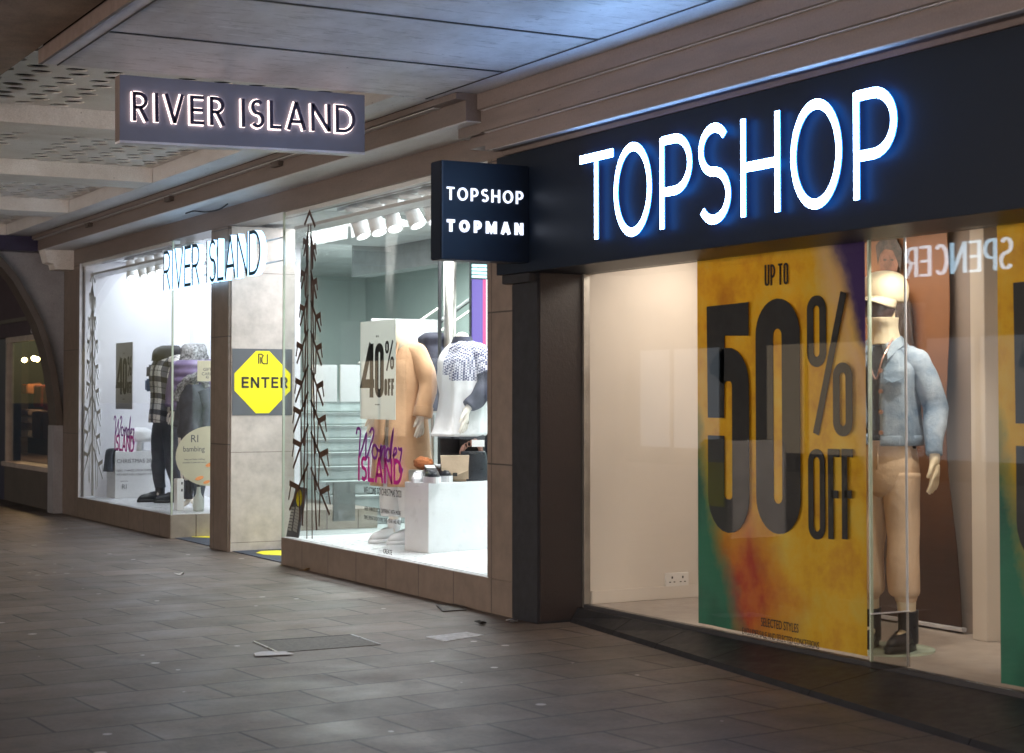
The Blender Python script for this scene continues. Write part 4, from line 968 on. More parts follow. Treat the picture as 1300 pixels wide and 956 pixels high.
def shoe(bm, x, y, L=.27, wd=.05, h=.09, shaft=0, heel=.02):
    """shoe with sole along -y, heel at y"""
    for z0, z1, k, col in ((0, heel, 1.06, 1), (heel, h, 1.0, 0)):
        rings = []
        zs = (z0, z1) if col else (z0, (z0 + z1) / 2, z1)
        for zi, z in enumerate(zs):
            ring = []
            for i in range(20):
                th = 2 * PI * i / 20; c, s_ = math.cos(th), math.sin(th)
                up_ = 0 if col else (zi / 2)
                yy = y - L / 2 + s_ * L / 2 * k; t_ = (y - yy) / L        # 0 heel 1 toe
                wx = wd * (1.0 - .18 * abs(t_ - .62) * 2) * k * (1 - .35 * up_)
                zz = z if col else z0 + (z - z0) * (1 - .5 * max(0, t_ - .25) * 1.2)
                ring.append(bm.verts.new((x + c * wx, yy if col else yy * (1 - .0 * up_) + up_ * up_ * (.035 if s_ < 0 else -.004), zz)))
            rings.append(ring)
        for a, b_ in zip(rings, rings[1:]):
            for i in range(20): f = bm.faces.new((a[i], a[(i + 1) % 20], b_[(i + 1) % 20], b_[i])); f.material_index = col
        f = bm.faces.new(rings[0][::-1]); f.material_index = col; f = bm.faces.new(rings[-1]); f.material_index = col
    if shaft: limb([(x, y - .052, .03), (x, y - .052, h * .6), (x, y - .055, h + shaft * .5), (x, y - .058, h + shaft)], [.047, .049, .050, .053], 16, bm)
    return bm
# --- near mannequin with cap and denim jacket
bx = 6.80; by = P(1127, 832, X=bx).y
TH = math.radians(-68)
t = thing('mannequin', (bx, by, .135), 'headed mannequin in cream cap, pale denim jacket and sand joggers', 'mannequin', rz=TH, scale=1.185)
body(t, 'skin', {'L': ((.255, .03, 1.17), (.275, -.04, .93)), 'R': ((-.25, .03, 1.17), (-.27, -.04, .93))}, head=True)
# cap and visor
bm = loft([(1.700, 0, .0, .098, .112), (1.725, 0, -.004, .106, .122), (1.775, 0, -.004, .108, .125), (1.82, 0, -.002, .092, .105), (1.848, 0, 0, .055, .062), (1.856, 0, 0, .008, .01)], 32, n=5)
cap = obj('cap', bm, 'creamcap', t, local=True, smooth=True)
bm = bmesh.new(); rows = []
for j_ in range(6):
    f_ = j_ / 5; row = []
    for i in range(17):
        a = math.radians(205 + i * 130 / 16); cx_, cy_ = .104 * math.cos(a), -.004 + .120 * math.sin(a)
        row.append(bm.verts.new((cx_ * (1 - .12 * f_), cy_ - f_ * .085 * math.sin(PI * i / 16) ** .7, 1.728 - f_ * .022 - .035 * (cx_ / .1) ** 2 * (.4 + f_))))
    rows.append(row)
for a, b_ in zip(rows, rows[1:]):
    for i in range(16): bm.faces.new((a[i], a[i + 1], b_[i + 1], b_[i]))
br = obj('brim', bm, 'creamcap', cap, local=True, smooth=True); solid(br, .006)
bm = loft([(1.60, 0, -.045, .052, .070), (1.64, 0, -.035, .076, .092), (1.68, 0, -.026, .086, .102), (1.715, 0, -.022, .086, .102)], 32, n=4, caps=False)
dl = [f for f in bm.faces if f.calc_center_median().y > -.055]; bmesh.ops.delete(bm, geom=dl, context='FACES')
fc = obj('face_covering', bm, 'facedark', t, local=True, smooth=True); solid(fc, .004)
bm = loft([(1.49, 0, -.0, .082, .082), (1.53, 0, -.008, .070, .074), (1.57, 0, -.02, .066, .074), (1.60, 0, -.034, .072, .082), (1.622, 0, -.038, .076, .086)], 32, fold=.008, fs=14, n=4); obj('neck_gaiter', bm, 'creamcap', t, local=True, smooth=True)
# top
bm = loft([(.98, 0, 0, .145, .108), (1.1, 0, -.005, .135, .102), (1.3, 0, -.015, .16, .118), (1.42, 0, 0, .15, .09), (1.49, 0, 0, .08, .07)], 28, fold=.004); obj('vest_top', bm, 'blackcloth', t, local=True, smooth=True)
# jacket with open front
def open_loft(rings, a0, a1, seg=36, **k):
    bm = loft(rings, seg, caps=False, **k); dele = []
    for f in bm.faces:
        c = f.calc_center_median(); i = min(range(len(rings)), key=lambda q: abs(rings[q][0] - c.z)); th = math.degrees(math.atan2(c.y - rings[i][2], c.x - rings[i][1])) % 360
        if a0 < th < a1: dele.append(f)
    bmesh.ops.delete(bm, geom=dele, context='FACES'); return bm
bm = open_loft([(1.0, 0, 0, .168, .135), (1.03, 0, 0, .176, .142), (1.15, 0, -.005, .172, .138), (1.32, 0, -.01, .188, .138), (1.40, 0, 0, .185, .118), (1.445, 0, .005, .150, .10), (1.475, 0, .005, .105, .088), (1.50, 0, .005, .08, .08)], 248, 284, fold=.020, fs=12, seed=3)
jk = obj('denim_jacket', bm, 'denim', t, local=True, smooth=True); solid(jk, .012)
bm = bmesh.new()
for sg in (1, -1): limb([(sg * .07, .0, 1.425), (sg * .155, .0, 1.405), (sg * .205, .01, 1.32), (sg * .245, .03, 1.17), (sg * .258, -.01, 1.05), (sg * .268, -.035, .955)], [.055, .068, .066, .057, .052, .042], 18, bm, fold=.016, fs=16, seed=sg)
sl_ = obj('sleeves', bm, 'denim', jk, local=True, smooth=True)
bm = bmesh.new()
for sg in (1, -1):
    for q4 in (((sg * .05, -.085, 1.495), (sg * .085, -.01, 1.53), (sg * .115, -.035, 1.485), (sg * .075, -.13, 1.415)), ((sg * .085, -.01, 1.53), (sg * .05, .075, 1.535), (sg * .08, .10, 1.485), (sg * .115, -.035, 1.485))):
        bm.faces.new([bm.verts.new(p) for p in q4])
v4 = [bm.verts.new(p) for p in ((.05, .075, 1.535), (-.05, .075, 1.535), (-.08, .10, 1.485), (.08, .10, 1.485))]; bm.faces.new(v4)
cl = obj('collar', bm, 'denim', jk, local=True); solid(cl, .012)
bm = loft([(.995, 0, 0, .174, .141), (1.0, 0, 0, .180, .147), (1.04, 0, 0, .182, .149), (1.045, 0, 0, .174, .141)], 36, n=2, caps=False); dl = [f for f in bm.faces if f.calc_center_median().y < 0 and -.06 < f.calc_center_median().x < .045]; bmesh.ops.delete(bm, geom=dl, context='FACES'); obj('waistband', bm, 'denim', jk, local=True, smooth=True)
bm = bmesh.new()
for z in (1.0,): pass
for a in range(9):  # waistband
    pass
v4 = [bm.verts.new(p) for p in ((.075, -.168, 1.355), (.165, -.135, 1.355), (.168, -.138, 1.325), (.12, -.165, 1.30), (.075, -.172, 1.325))]; bm.faces.new(v4)
pf = obj('pocket_flap', bm, 'denim', jk, local=True); solid(pf, -.008)
bm = bmesh.new()
for z in (1.06, 1.16, 1.26, 1.36): tube([(.052, -.150, z), (.052, -.162, z)], .011, 10, bm)
obj('buttons', bm, 'gold', jk, local=True)
bm = tube(smooth_path([(-.06, -.07, 1.50), (-.02, -.13, 1.40), (.02, -.14, 1.32), (.06, -.15, 1.42), (.07, -.06, 1.52)], [1] * 5, 5)[0], .004, 6); obj('chain_strap', bm, 'gold', t, local=True)
# joggers
bm = loft([(.74, 0, 0, .08, .06), (.78, 0, 0, .150, .108), (.88, 0, 0, .164, .125), (.97, 0, 0, .150, .115), (1.02, 0, 0, .145, .112)], 30, fold=.010, seed=5)
for sg in (1, -1): limb([(sg * .085, 0, .86), (sg * .09, -.01, .68), (sg * .095, -.02, .48), (sg * .095, -.005, .34), (sg * .095, 0, .275), (sg * .095, 0, .25)], [.090, .086, .078, .078, .076, .048], 26, bm, fold=.030, fs=6, seed=7 * sg)
jg = obj('joggers', bm, 'jogger', t, local=True, smooth=True)
bm = bmesh.new()
for sg in (1, -1): limb([(sg * .10, 0, .272), (sg * .10, 0, .25), (sg * .10, 0, .235)], [.058, .054, .048], 20, bm, fold=.004, fs=60)
tube([(.02, -.125, 1.0), (.025, -.14, .93), (.02, -.14, .88)], .005, 6, bm); obj('cuffs', bm, 'jogger', jg, local=True, smooth=True)
bm = bmesh.new()
for sg in (1, -1): limb([(sg * .10, .005, .24), (sg * .10, .01, .19), (sg * .10, .012, .12)], [.047, .042, .04], 16, bm)
obj('socks', bm, 'creamcap', t, local=True, smooth=True)
for sg in (1, -1): obj('boot', shoe(bmesh.new(), sg * .10, .075, .27, .052, .10, .09, .035), ['darkleather', 'ink'], t, local=True, smooth=True)
d_ = thing('round_plinth', (bx, by, .122), 'round glass base plate under the denim jacket mannequin', 'base')
obj('disc', tube([(bx, by, .1225), (bx, by, .1345)], [.27, .27], 48), 'glass_edge', d_)

# --- camel coat mannequin
cz = 1.24
t = thing('mannequin', (P(509, 640, Y=14.42).x, 14.42, .262), 'headless mannequin in a long camel coat with white boots', 'mannequin', rz=math.radians(-72), scale=cz)
body(t, 'skinwhite', {'L': ((.24, .03, 1.17), (.26, -.05, .94)), 'R': ((-.24, .03, 1.17), (-.26, -.05, .94))})
bm = open_loft([(.42, 0, .01, .25, .20), (.60, 0, .01, .235, .19), (.85, 0, 0, .215, .17), (1.05, 0, 0, .195, .15), (1.3, 0, -.01, .205, .15), (1.42, 0, 0, .19, .12), (1.475, 0, 0, .12, .1)], 262, 280, fold=.012, fs=4, seed=11)
ct = obj('camel_coat', bm, 'camel', t, local=True, smooth=True); solid(ct, .014)
bm = bmesh.new()
for sg in (1, -1): limb([(sg * .07, .0, 1.42), (sg * .155, .0, 1.40), (sg * .21, .015, 1.31), (sg * .255, .03, 1.17), (sg * .270, -.02, 1.02), (sg * .275, -.045, .93)], [.055, .076, .078, .068, .064, .062], 18, bm, fold=.012, fs=10, seed=sg)
obj('sleeves', bm, 'camel', ct, local=True, smooth=True)
bm = bmesh.new()
for sg in (1, -1): limb([(sg * .274, -.03, 1.0), (sg * .275, -.04, .955), (sg * .275, -.045, .93)], [.070, .072, .070], 18, bm)
obj('cuffs', bm, 'camel', ct, local=True, smooth=True)
bm = loft([(1.42, 0, -.01, .13, .12), (1.47, 0, -.015, .125, .125), (1.53, 0, -.01, .115, .115), (1.58, 0, .0, .095, .095), (1.595, 0, 0, .06, .06)], 28, fold=.02, fs=16, seed=2); obj('scarf', bm, 'creamcap', t, local=True, smooth=True)
bm = bmesh.new()
for sg in (1, -1):
    v4 = [bm.verts.new(p) for p in ((sg * .02, -.165, 1.12), (sg * .10, -.16, 1.36), (sg * .09, -.12, 1.48), (sg * .03, -.15, 1.36))]; bm.faces.new(v4)
lp = obj('lapels', bm, 'camel', ct, local=True); solid(lp, .014)
bm = bmesh.new()
for sg in (1, -1): limb([(sg * .09, 0, .85), (sg * .095, -.01, .5), (sg * .10, 0, .25), (sg * .10, .0, .19)], [.10, .088, .085, .08], 20, bm, fold=.01, seed=sg)
obj('trousers', bm, 'whitecloth', t, local=True, smooth=True)
for sg in (1, -1): obj('boot', shoe(bmesh.new(), sg * .10, .08, .30, .058, .11, .06, .03), ['whiteleather', 'whiteleather'], t, local=True, smooth=True)
# --- dark jacket form behind
q = P(549, 640, Y=15.05)
t = thing('mannequin', (q.x, 15.05, .262), 'torso form in a dark padded jacket behind the camel coat', 'mannequin', rz=math.radians(-70), scale=1.22)
body(t, 'skinwhite', {}, legs=False)
bm = loft([(.98, 0, 0, .17, .14), (1.02, 0, 0, .185, .15), (1.2, 0, 0, .165, .135), (1.36, 0, -.01, .18, .135), (1.45, 0, 0, .14, .11), (1.50, 0, 0, .10, .1), (1.56, 0, .02, .12, .12), (1.60, 0, .03, .07, .08)], 28, fold=.02, fs=14, seed=21); jj = obj('dark_jacket', bm, 'navy', t, local=True, smooth=True)
bm = bmesh.new()
for sg in (1, -1): limb([(sg * .07, .0, 1.42), (sg * .15, .0, 1.40), (sg * .21, .02, 1.30), (sg * .24, .03, 1.12), (sg * .25, 0, .96)], [.05, .073, .075, .064, .055], 18, bm, fold=.014, fs=14)
obj('sleeves', bm, 'navy', jj, local=True, smooth=True)
obj('stand', tube([(0, 0, .0), (0, 0, .012), (0, 0, .013), (0, 0, .95)], [.16, .16, .014, .014], 20), 'steel', t, local=True)
# --- white sweatshirt mannequin
q = P(587, 640, Y=13.75)
t = thing('mannequin', (q.x, 13.75, .262), 'headless mannequin in white sweatshirt with houndstooth shoulder and dark sleeves', 'mannequin', rz=math.radians(-62), scale=1.23)
body(t, 'skinwhite', {'L': ((.215, -.02, 1.17), (.165, -.19, .985))})
bm = loft([(.80, -.02, -.02, .185, .175), (.815, -.02, -.02, .20, .188), (.86, -.015, -.01, .198, .18), (1.05, 0, -.01, .180, .155), (1.24, 0, -.015, .175, .145), (1.34, 0, -.01, .178, .14), (1.40, 0, 0, .165, .115), (1.445, 0, 0, .125, .10), (1.475, 0, 0, .085, .08), (1.485, 0, 0, .07, .07)], 44, fold=.020, fs=7, seed=31, caps=False)
for f in bm.faces:
    c = f.calc_center_median()
    if c.z > 1.20 + (.35 * max(0, .06 - c.x)) and c.x > -.05 : f.material_index = 1
sw = obj('sweatshirt', bm, ['whitecloth', 'hound'], t, local=True, smooth=True); solid(sw)
bm = loft([(1.47, 0, 0, .082, .08), (1.495, 0, 0, .072, .072), (1.52, 0, 0, .062, .062)], 24); obj('neckband', bm, 'navy', sw, local=True, smooth=True)
bm = limb([(.06, .0, 1.42), (.15, .0, 1.40), (.20, .0, 1.31), (.22, -.01, 1.24)], [.06, .075, .078, .076], 20, None, fold=.014, fs=12, seed=2, caps=False); obj('shoulder', bm, 'hound', sw, local=True, smooth=True)
bm = bmesh.new()
limb([(.218, -.01, 1.25), (.228, -.03, 1.17), (.21, -.09, 1.09), (.175, -.165, 1.01)], [.078, .074, .068, .046], 20, bm, fold=.022, fs=14, seed=3)
limb([(-.07, .0, 1.41), (-.14, .03, 1.38), (-.165, .08, 1.30), (-.15, .14, 1.18), (-.10, .17, 1.08)], [.05, .06, .06, .055, .045], 20, bm, fold=.016, fs=14, seed=4)
obj('sleeves', bm, 'navy', sw, local=True, smooth=True)
bm = bmesh.new()
for sg in (1, -1): limb([(sg * .085, 0, .93), (sg * .09, -.01, .6), (sg * .095, 0, .3), (sg * .095, .0, .1)], [.10, .08, .07, .06], 20, bm, fold=.018, fs=12, seed=sg)
obj('trousers', bm, 'blackcloth', t, local=True, smooth=True)
for sg in (1, -1): obj('shoe', shoe(bmesh.new(), sg * .095, .08), ['blackcloth', 'whiteleather'], t, local=True)
sweat = t
# --- dark dress form half hidden by the pier
q = P(632, 640, Y=14.0)
t = thing('mannequin', (q.x, 14.0, .262), 'mannequin in a black textured skirt mostly hidden by the grey pier', 'mannequin', rz=math.radians(-40), scale=1.2)
body(t, 'skinwhite', {'R': ((-.24, .02, 1.17), (-.25, -.06, .95))})
bm = loft([(.45, 0, 0, .20, .17), (.7, 0, 0, .19, .16), (.95, 0, 0, .165, .13), (1.04, 0, 0, .135, .11)], 28, fold=.02, fs=12, seed=41); obj('skirt', bm, 'darkleather', t, local=True, smooth=True)
bm = loft([(1.0, 0, 0, .15, .12), (1.3, 0, -.01, .17, .13), (1.42, 0, 0, .15, .1), (1.5, 0, 0, .075, .075)], 28, fold=.015, fs=12, seed=42); limb([(-.165, .0, 1.43), (-.25, .02, 1.18), (-.25, -.05, 1.0)], [.07, .065, .05], 16, bm, fold=.012); obj('top', bm, 'blackcloth', t, local=True, smooth=True)
# --- plaid jacket mannequin (far bay)
t = thing('mannequin', (6.72, 21.25, .27), 'headless mannequin in black and white plaid jacket with black boots', 'mannequin', rz=math.radians(-85), scale=1.25)
body(t, 'skinwhite', {'L': ((.26, .03, 1.17), (.28, -.05, .94))}, stride=.05)
bm = loft([(.80, 0, 0, .205, .165), (.84, 0, 0, .21, .17), (1.05, 0, 0, .20, .155), (1.3, 0, -.01, .205, .15), (1.42, 0, 0, .19, .12), (1.475, 0, 0, .11, .1)], 30, fold=.014, fs=8, seed=51); pj = obj('plaid_jacket', bm, 'plaid', t, local=True, smooth=True)
bm = limb([(.165, .0, 1.43), (.225, .02, 1.33), (.272, .035, 1.17), (.285, -.02, 1.02), (.285, -.045, .91)], [.078, .082, .070, .064, .05], 18, None, fold=.014, fs=12); obj('sleeve', bm, 'plaid', pj, local=True, smooth=True)
bm = loft([(1.42, 0, -.02, .125, .13), (1.48, 0, -.01, .145, .14), (1.54, 0, .01, .135, .125), (1.575, 0, .03, .08, .08)], 26, fold=.02, fs=18, seed=6); obj('hood', bm, 'blackcloth', pj, local=True, smooth=True)
bm = bmesh.new()
for sg in (1, -1): limb([(sg * .09, 0, .88), (sg * .095, -.02 + sg * .025, .5), (sg * .10, .02 + .05 * sg, .14)], [.105, .075, .055], 20, bm, fold=.018, fs=16, seed=sg)
obj('trousers', bm, 'darkcoat', t, local=True, smooth=True)
for sg in (1, -1): obj('boot', shoe(bmesh.new(), sg * .10, .075 + .05 * sg, .29, .052, .11, .13, .03), ['darkleather', 'ink'], t, local=True, smooth=True)
b2 = thing('backpack', tuple(P(190, 500, Y=21.5)), 'small blue and black bag hanging at the back of the plaid jacket', 'bag')
a = P(190, 497, Y=21.5); obj('bag_body', box(a.x - .06, a.x + .10, 21.42, 21.52, a.z, a.z + .16, bev=.02), 'bluebag', b2); obj('bag_top', box(a.x - .05, a.x + .10, 21.42, 21.51, a.z + .162, a.z + .34, bev=.03), 'darkcoat', b2)
# --- mauve puffer
q = P(243, 640, Y=20.6)
t = thing('mannequin', (q.x, 20.6, .27), 'mannequin in a quilted mauve puffer with furry hood', 'mannequin', rz=math.radians(-60), scale=1.22)
body(t, 'skinwhite', {})
bm = bmesh.new(); rings = []
for i in range(22):
    z = .95 + i * .024; r = .19 + .018 * abs(math.sin(i * PI / 3.5)) - (.03 if z > 1.4 else 0) * (z - 1.4) * 20; rings.append((z, 0, 0, r, r * .8))
bm = loft(rings, 28, n=2, fold=.008, seed=61); pf = obj('puffer_jacket', bm, 'purplecoat', t, local=True, smooth=True)
bm = limb([(.165 + 0 * i, .0, 1.42) if i == 0 else (.165 + .10 * math.sin(i / 13 * 1.4), .02, 1.42 - i * .035) for i in range(14)], [.078 + .012 * abs(math.sin(i * PI / 2.5)) for i in range(14)], 16, None, n=2); limb([(-.165, 0, 1.42), (-.25, .02, 1.2), (-.27, 0, .98)], [.08, .085, .07], 16, bm, fold=.01); obj('sleeves', bm, 'purplecoat', pf, local=True, smooth=True)
bm = loft([(1.42, 0, .0, .13, .13), (1.50, 0, .02, .135, .13), (1.57, 0, .03, .12, .12), (1.62, 0, .04, .08, .09)], 30, fold=.035, fs=30, seed=6); obj('fur_hood', bm, 'fur', pf, local=True, smooth=True)
# --- child size dark parka with fur hood
q = P(246, 640, Y=19.75)
t = thing('mannequin', (q.x, 19.75, .27), 'child size mannequin in a dark parka with pale fur hood', 'mannequin', rz=math.radians(-70), scale=.98)
body(t, 'skinwhite', {}, stride=.03)
bm = loft([(.86, 0, 0, .21, .18), (.92, 0, 0, .215, .18), (1.1, 0, 0, .20, .165), (1.3, 0, 0, .21, .16), (1.42, 0, 0, .18, .13), (1.5, 0, 0, .1, .1)], 28, fold=.024, fs=10, seed=71); pk = obj('parka', bm, 'darkcoat', t, local=True, smooth=True)
bm = bmesh.new()
for sg in (1, -1): limb([(sg * .165, 0, 1.42), (sg * .25, .02, 1.2), (sg * .27, -.04, .98)], [.085, .08, .06], 16, bm, fold=.02, fs=12)
obj('sleeves', bm, 'darkcoat', pk, local=True, smooth=True)
bm = limb([(-.15, -.15, 1.30), (-.13, -.12, 1.42), (-.02, -.06, 1.55), (.12, .02, 1.58), (.17, .06, 1.46)], [.035, .05, .06, .055, .03], 16, None, fold=.03, fs=40); obj('fur_trim', bm, 'fur', pk, local=True, smooth=True)
bm = bmesh.new()
for sg in (1, -1): limb([(sg * .09, 0, .92), (sg * .095, 0, .5), (sg * .10, 0, .12)], [.11, .08, .06], 18, bm, fold=.015, fs=14)
obj('trousers', bm, 'darkcoat', t, local=True, smooth=True)

# ================================================================== DISPLAY OBJECTS
# near white plinth block (slightly turned)
a, b_ = P(544, 702.5, Z=.262), P(513.5, 699, Z=.262)
zt = P(544, 613.5, Y=a.y).z
e1 = (b_ - a); ang = math.atan2(e1.y, e1.x)
u1 = Vector((math.cos(ang), math.sin(ang), 0)); u2 = Vector((math.sin(ang), -math.cos(ang), 0))
if u2.dot(Vector((1, 0, 0))) < 0: u2 = -u2
def block(name, a, l1, l2, z0, z1, mat, label, cat):
    bm = bmesh.new(); v8 = [bm.verts.new((p.x, p.y, z)) for z in (z0, z1) for p in (a, a + u1 * l1, a + u1 * l1 + u2 * l2, a + u2 * l2)]
    for f in ((3, 2, 1, 0), (4, 5, 6, 7), (0, 1, 5, 4), (1, 2, 6, 5), (2, 3, 7, 6), (3, 0, 4, 7)): bm.faces.new([v8[i] for i in f])
    bmesh.ops.bevel(bm, geom=list(bm.edges), offset=.003, segments=1, affect='EDGES')
    return tag(obj(name, bm, mat, origin=(a.x, a.y, z0)), label, cat)
block('display_plinth', a, e1.length, .95, .2625, zt, 'whitefloor', 'plain white block carrying shoes and bags in the near bay', 'plinth')
def onblock(px, back=.12): # point on the block top seen at pixel column px
    q = a + u2 * 0; best = None
    for k in range(200):
        p_ = a + u1 * back + u2 * (k * .006)
        d = p_ - EYE; zz = d.dot(FW); x = CX + F * d.dot(RT) / zz
        if best is None or abs(x - px) < best[0]: best = (abs(x - px), p_)
    return Vector((best[1].x, best[1].y, zt))
def trainer(px, back, rz, label, mats, sc=1.0, h=.10):
    q = onblock(px, back); t = thing('trainer', (q.x, q.y, zt), label, 'shoe', rz=rz, scale=sc)
    bm = shoe(bmesh.new(), 0, .14, .29, .055, h, 0, .04); obj('shoe_body', bm, mats, t, local=True, smooth=False)
    bm = bmesh.new()
    for k in range(4): tube([(-.03, -.0 + k * .022, h * .92 + k * .004), (.03, -.0 + k * .022, h * .92 + k * .004)], .005, 6, bm)
    obj('laces', bm, 'whiteleather', t, local=True)
trainer(547, .10, math.radians(-15), 'black trainer with thick white sole nearer the block corner', ['darkleather', 'whiteleather'], 1.35)
trainer(561, .20, math.radians(-10), 'black trainer with thick white sole nearer the beige bag', ['darkleather', 'whiteleather'], 1.35)
trainer(530, .22, math.radians(-40), 'white trainer under the ginger slipper', ['whiteleather', 'whiteleather'], .9)
q = onblock(537, .34); t = thing('fluffy_slipper', (q.x, q.y, zt + .10), 'round ginger fluffy slipper on top of a pale box', 'slipper')
bm = bmesh.new(); bmesh.ops.create_icosphere(bm, subdivisions=4, radius=.075, matrix=Matrix.Translation((q.x, q.y, zt + .155)) @ Matrix.Diagonal((1.1, 1.1, .72, 1)))
for v_ in bm.verts: v_.co += (v_.co - Vector((q.x, q.y, zt + .155))).normalized() * noise.noise(v_.co * 40) * .02
obj('fur', bm, 'ginger', t, smooth=True)
tag(obj('shoe_box', box(q.x - .10, q.x + .10, q.y - .09, q.y + .09, zt + .001, zt + .098, bev=.004), 'posterpale', origin=(q.x, q.y, zt)), 'low pale box holding up the ginger slipper', 'box')
# bags
q = onblock(577, .10); t = thing('handbag', (q.x, q.y, zt), 'beige leather handbag with folded flap on the white block', 'bag', rz=math.radians(-25))
obj('bag_body', box(-.12, .12, -.05, .05, .002, .22, bev=.02), 'beigebag', t, local=True)
bm = bmesh.new(); vv = [bm.verts.new(p) for p in ((-.125, -.052, .225), (.125, -.052, .225), (.115, -.085, .10), (0, -.10, .05), (-.115, -.085, .10))]; bm.faces.new(vv); vv2 = [bm.verts.new(p) for p in ((-.125, .052, .228), (.125, .052, .228))]; bm.faces.new((vv[1], vv[0], vv2[0], vv2[1])); f_ = obj('flap', bm, 'beigebag', t, local=True); solid(f_, .01)
obj('clasp', box(-.02, .02, -.105, -.095, .05, .08, bev=.003), 'ink', t, local=True)
q = onblock(600, .10); t = thing('handbag', (q.x, q.y, zt), 'black quilted bag with chain handle beside the grey pier', 'bag', rz=math.radians(-20))
bm = loft([(.003, 0, 0, .13, .07), (.06, 0, 0, .14, .08), (.2, 0, 0, .125, .065), (.26, 0, 0, .11, .045)], 28, fold=.01, fs=20); obj('bag_body', bm, 'darkleather', t, local=True, smooth=True)
obj('bag_label', box(-.02, .09, -.085, -.078, .30, .36), 'white', t, local=True)
hp = P(603, 560, Y=q.y) - Vector((q.x, q.y, zt)); hp = Matrix.Rotation(math.radians(20), 4, 'Z') @ hp
bm = bmesh.new()
for (xa, sg) in ((-.10, -1), (.07, 1)):
    pth, _ = smooth_path([(xa, 0, .25), (xa * .8 + hp.x * .3, hp.y * .5, .25 + (hp.z - .25) * .5), (hp.x, hp.y, hp.z)], [1, 1, 1], 7)
    for i, p_ in enumerate(pth):
        M_ = Matrix.Translation(p_) @ Matrix.Rotation(i * PI / 2, 4, 'Z') @ Matrix.Rotation(PI / 2, 4, 'X')
        ring = [(M_ @ Vector((.016 * math.cos(k * PI / 5), .022 * math.sin(k * PI / 5), 0))) for k in range(11)]; tube(ring, .0055, 6, bm, caps=False)
obj('chain_handle', bm, 'gold', t, local=True)
# far white lettered block
a, b_ = P(146, 633, Z=.27), P(133, 631, Z=.27); zt2 = P(146, 573.5, Y=a.y).z
u1 = Vector((0, 1, 0)); u2 = Vector((1, 0, 0)); e1l = .40
block('display_plinth', a, e1l, .62, .27, zt2, 'whitefloor', 'white block with printed lines of text in the far bay', 'plinth')
t = bpy.data.objects[[o.name for o in bpy.data.objects if o.name.startswith('display_plinth')][-1]]
cf = camfr(a.y - .001)
for txt_, px, py, sz, sx_ in (("CHRISTMAS 2020", 148, 588, .075, .95), ("HERE THINGS LOOK DIFFERENT", 147, 599, .038, 1.05), ("WE HELP YOU CREATE YOUR OWN", 147, 604, .038, 1.05), ("we are", 153, 612, .035, 1), ("RI", 154, 621, .09, 1)):
    q = P(px, py, Y=a.y); text('lettering', txt_, cf, q.x, q.z, sz, 'inkgrey', t, sx=sx_, n=.001)
q = P(178, 573, Y=a.y + .15); t = thing('winter_hat', (q.x, q.y, zt2), 'white fluffy hat on a curved stand behind the lettered block', 'hat')
bm = loft([(zt2 + .12, q.x, q.y, .13, .12), (zt2 + .17, q.x, q.y, .17, .15), (zt2 + .26, q.x, q.y, .15, .13), (zt2 + .31, q.x, q.y, .06, .06)], 24, fold=.02, fs=20); obj('crown', bm, 'whitecloth', t, smooth=True)
obj('stand', tube([(q.x, q.y, zt2 + .002), (q.x, q.y, zt2 + .15)], .05, 16), 'whitefloor', t)
q = P(139, 600, Y=a.y + .02); t = thing('draped_scarf', (a.x - .05, a.y + .1, zt2 - .2), 'dark green scarf draped over the left edge of the lettered block', 'scarf')
bm = loft([(zt2 - .26, a.x - .06, a.y + .12, .045, .13), (zt2 - .1, a.x - .05, a.y + .12, .04, .12), (zt2 + .01, a.x - .02, a.y + .12, .05, .11), (zt2 + .04, a.x + .03, a.y + .12, .06, .09)], 20, fold=.02, fs=20); obj('cloth', bm, 'darkcoat', t, smooth=True)
a = P(224, 648, Z=.27); b_ = P(243, 650, Z=.27); zt3 = P(224, 608, Y=a.y).z
t = thing('white_box', (a.x, a.y, .27), 'narrow white upright box with small black marks behind the round sticker', 'box'); obj('box_body', box(a.x, a.x + (b_.x - a.x) * 1.25, a.y - .02, a.y + .10, .271, zt3, bev=.003), 'white', t)
bm = bmesh.new()
for i, (dx_, dz_) in enumerate(((.05, .30), (.05, .22), (.13, .33), (.17, .33), (.17, .20), (.13, .20), (.10, .26))): box(a.x + dx_, a.x + dx_ + .015, a.y - .024, a.y - .0205, .27 + dz_, .27 + dz_ + .03, bm)
obj('marks', bm, 'ink', t)
a = P(252, 649, Z=.27); t = thing('gift_bottle', (a.x, a.y, .27), 'small pale bottle with dark stopper standing beside the narrow white box', 'bottle')
obj('bottle_body', loft([(.271, a.x, a.y, .06, .06), (.40, a.x, a.y, .062, .062), (.47, a.x, a.y, .03, .03), (.55, a.x, a.y, .02, .02)], 20), 'posterpale', t, smooth=True); obj('stopper', tube([(a.x, a.y, .551), (a.x, a.y, .60)], .025, 14), 'ink', t)

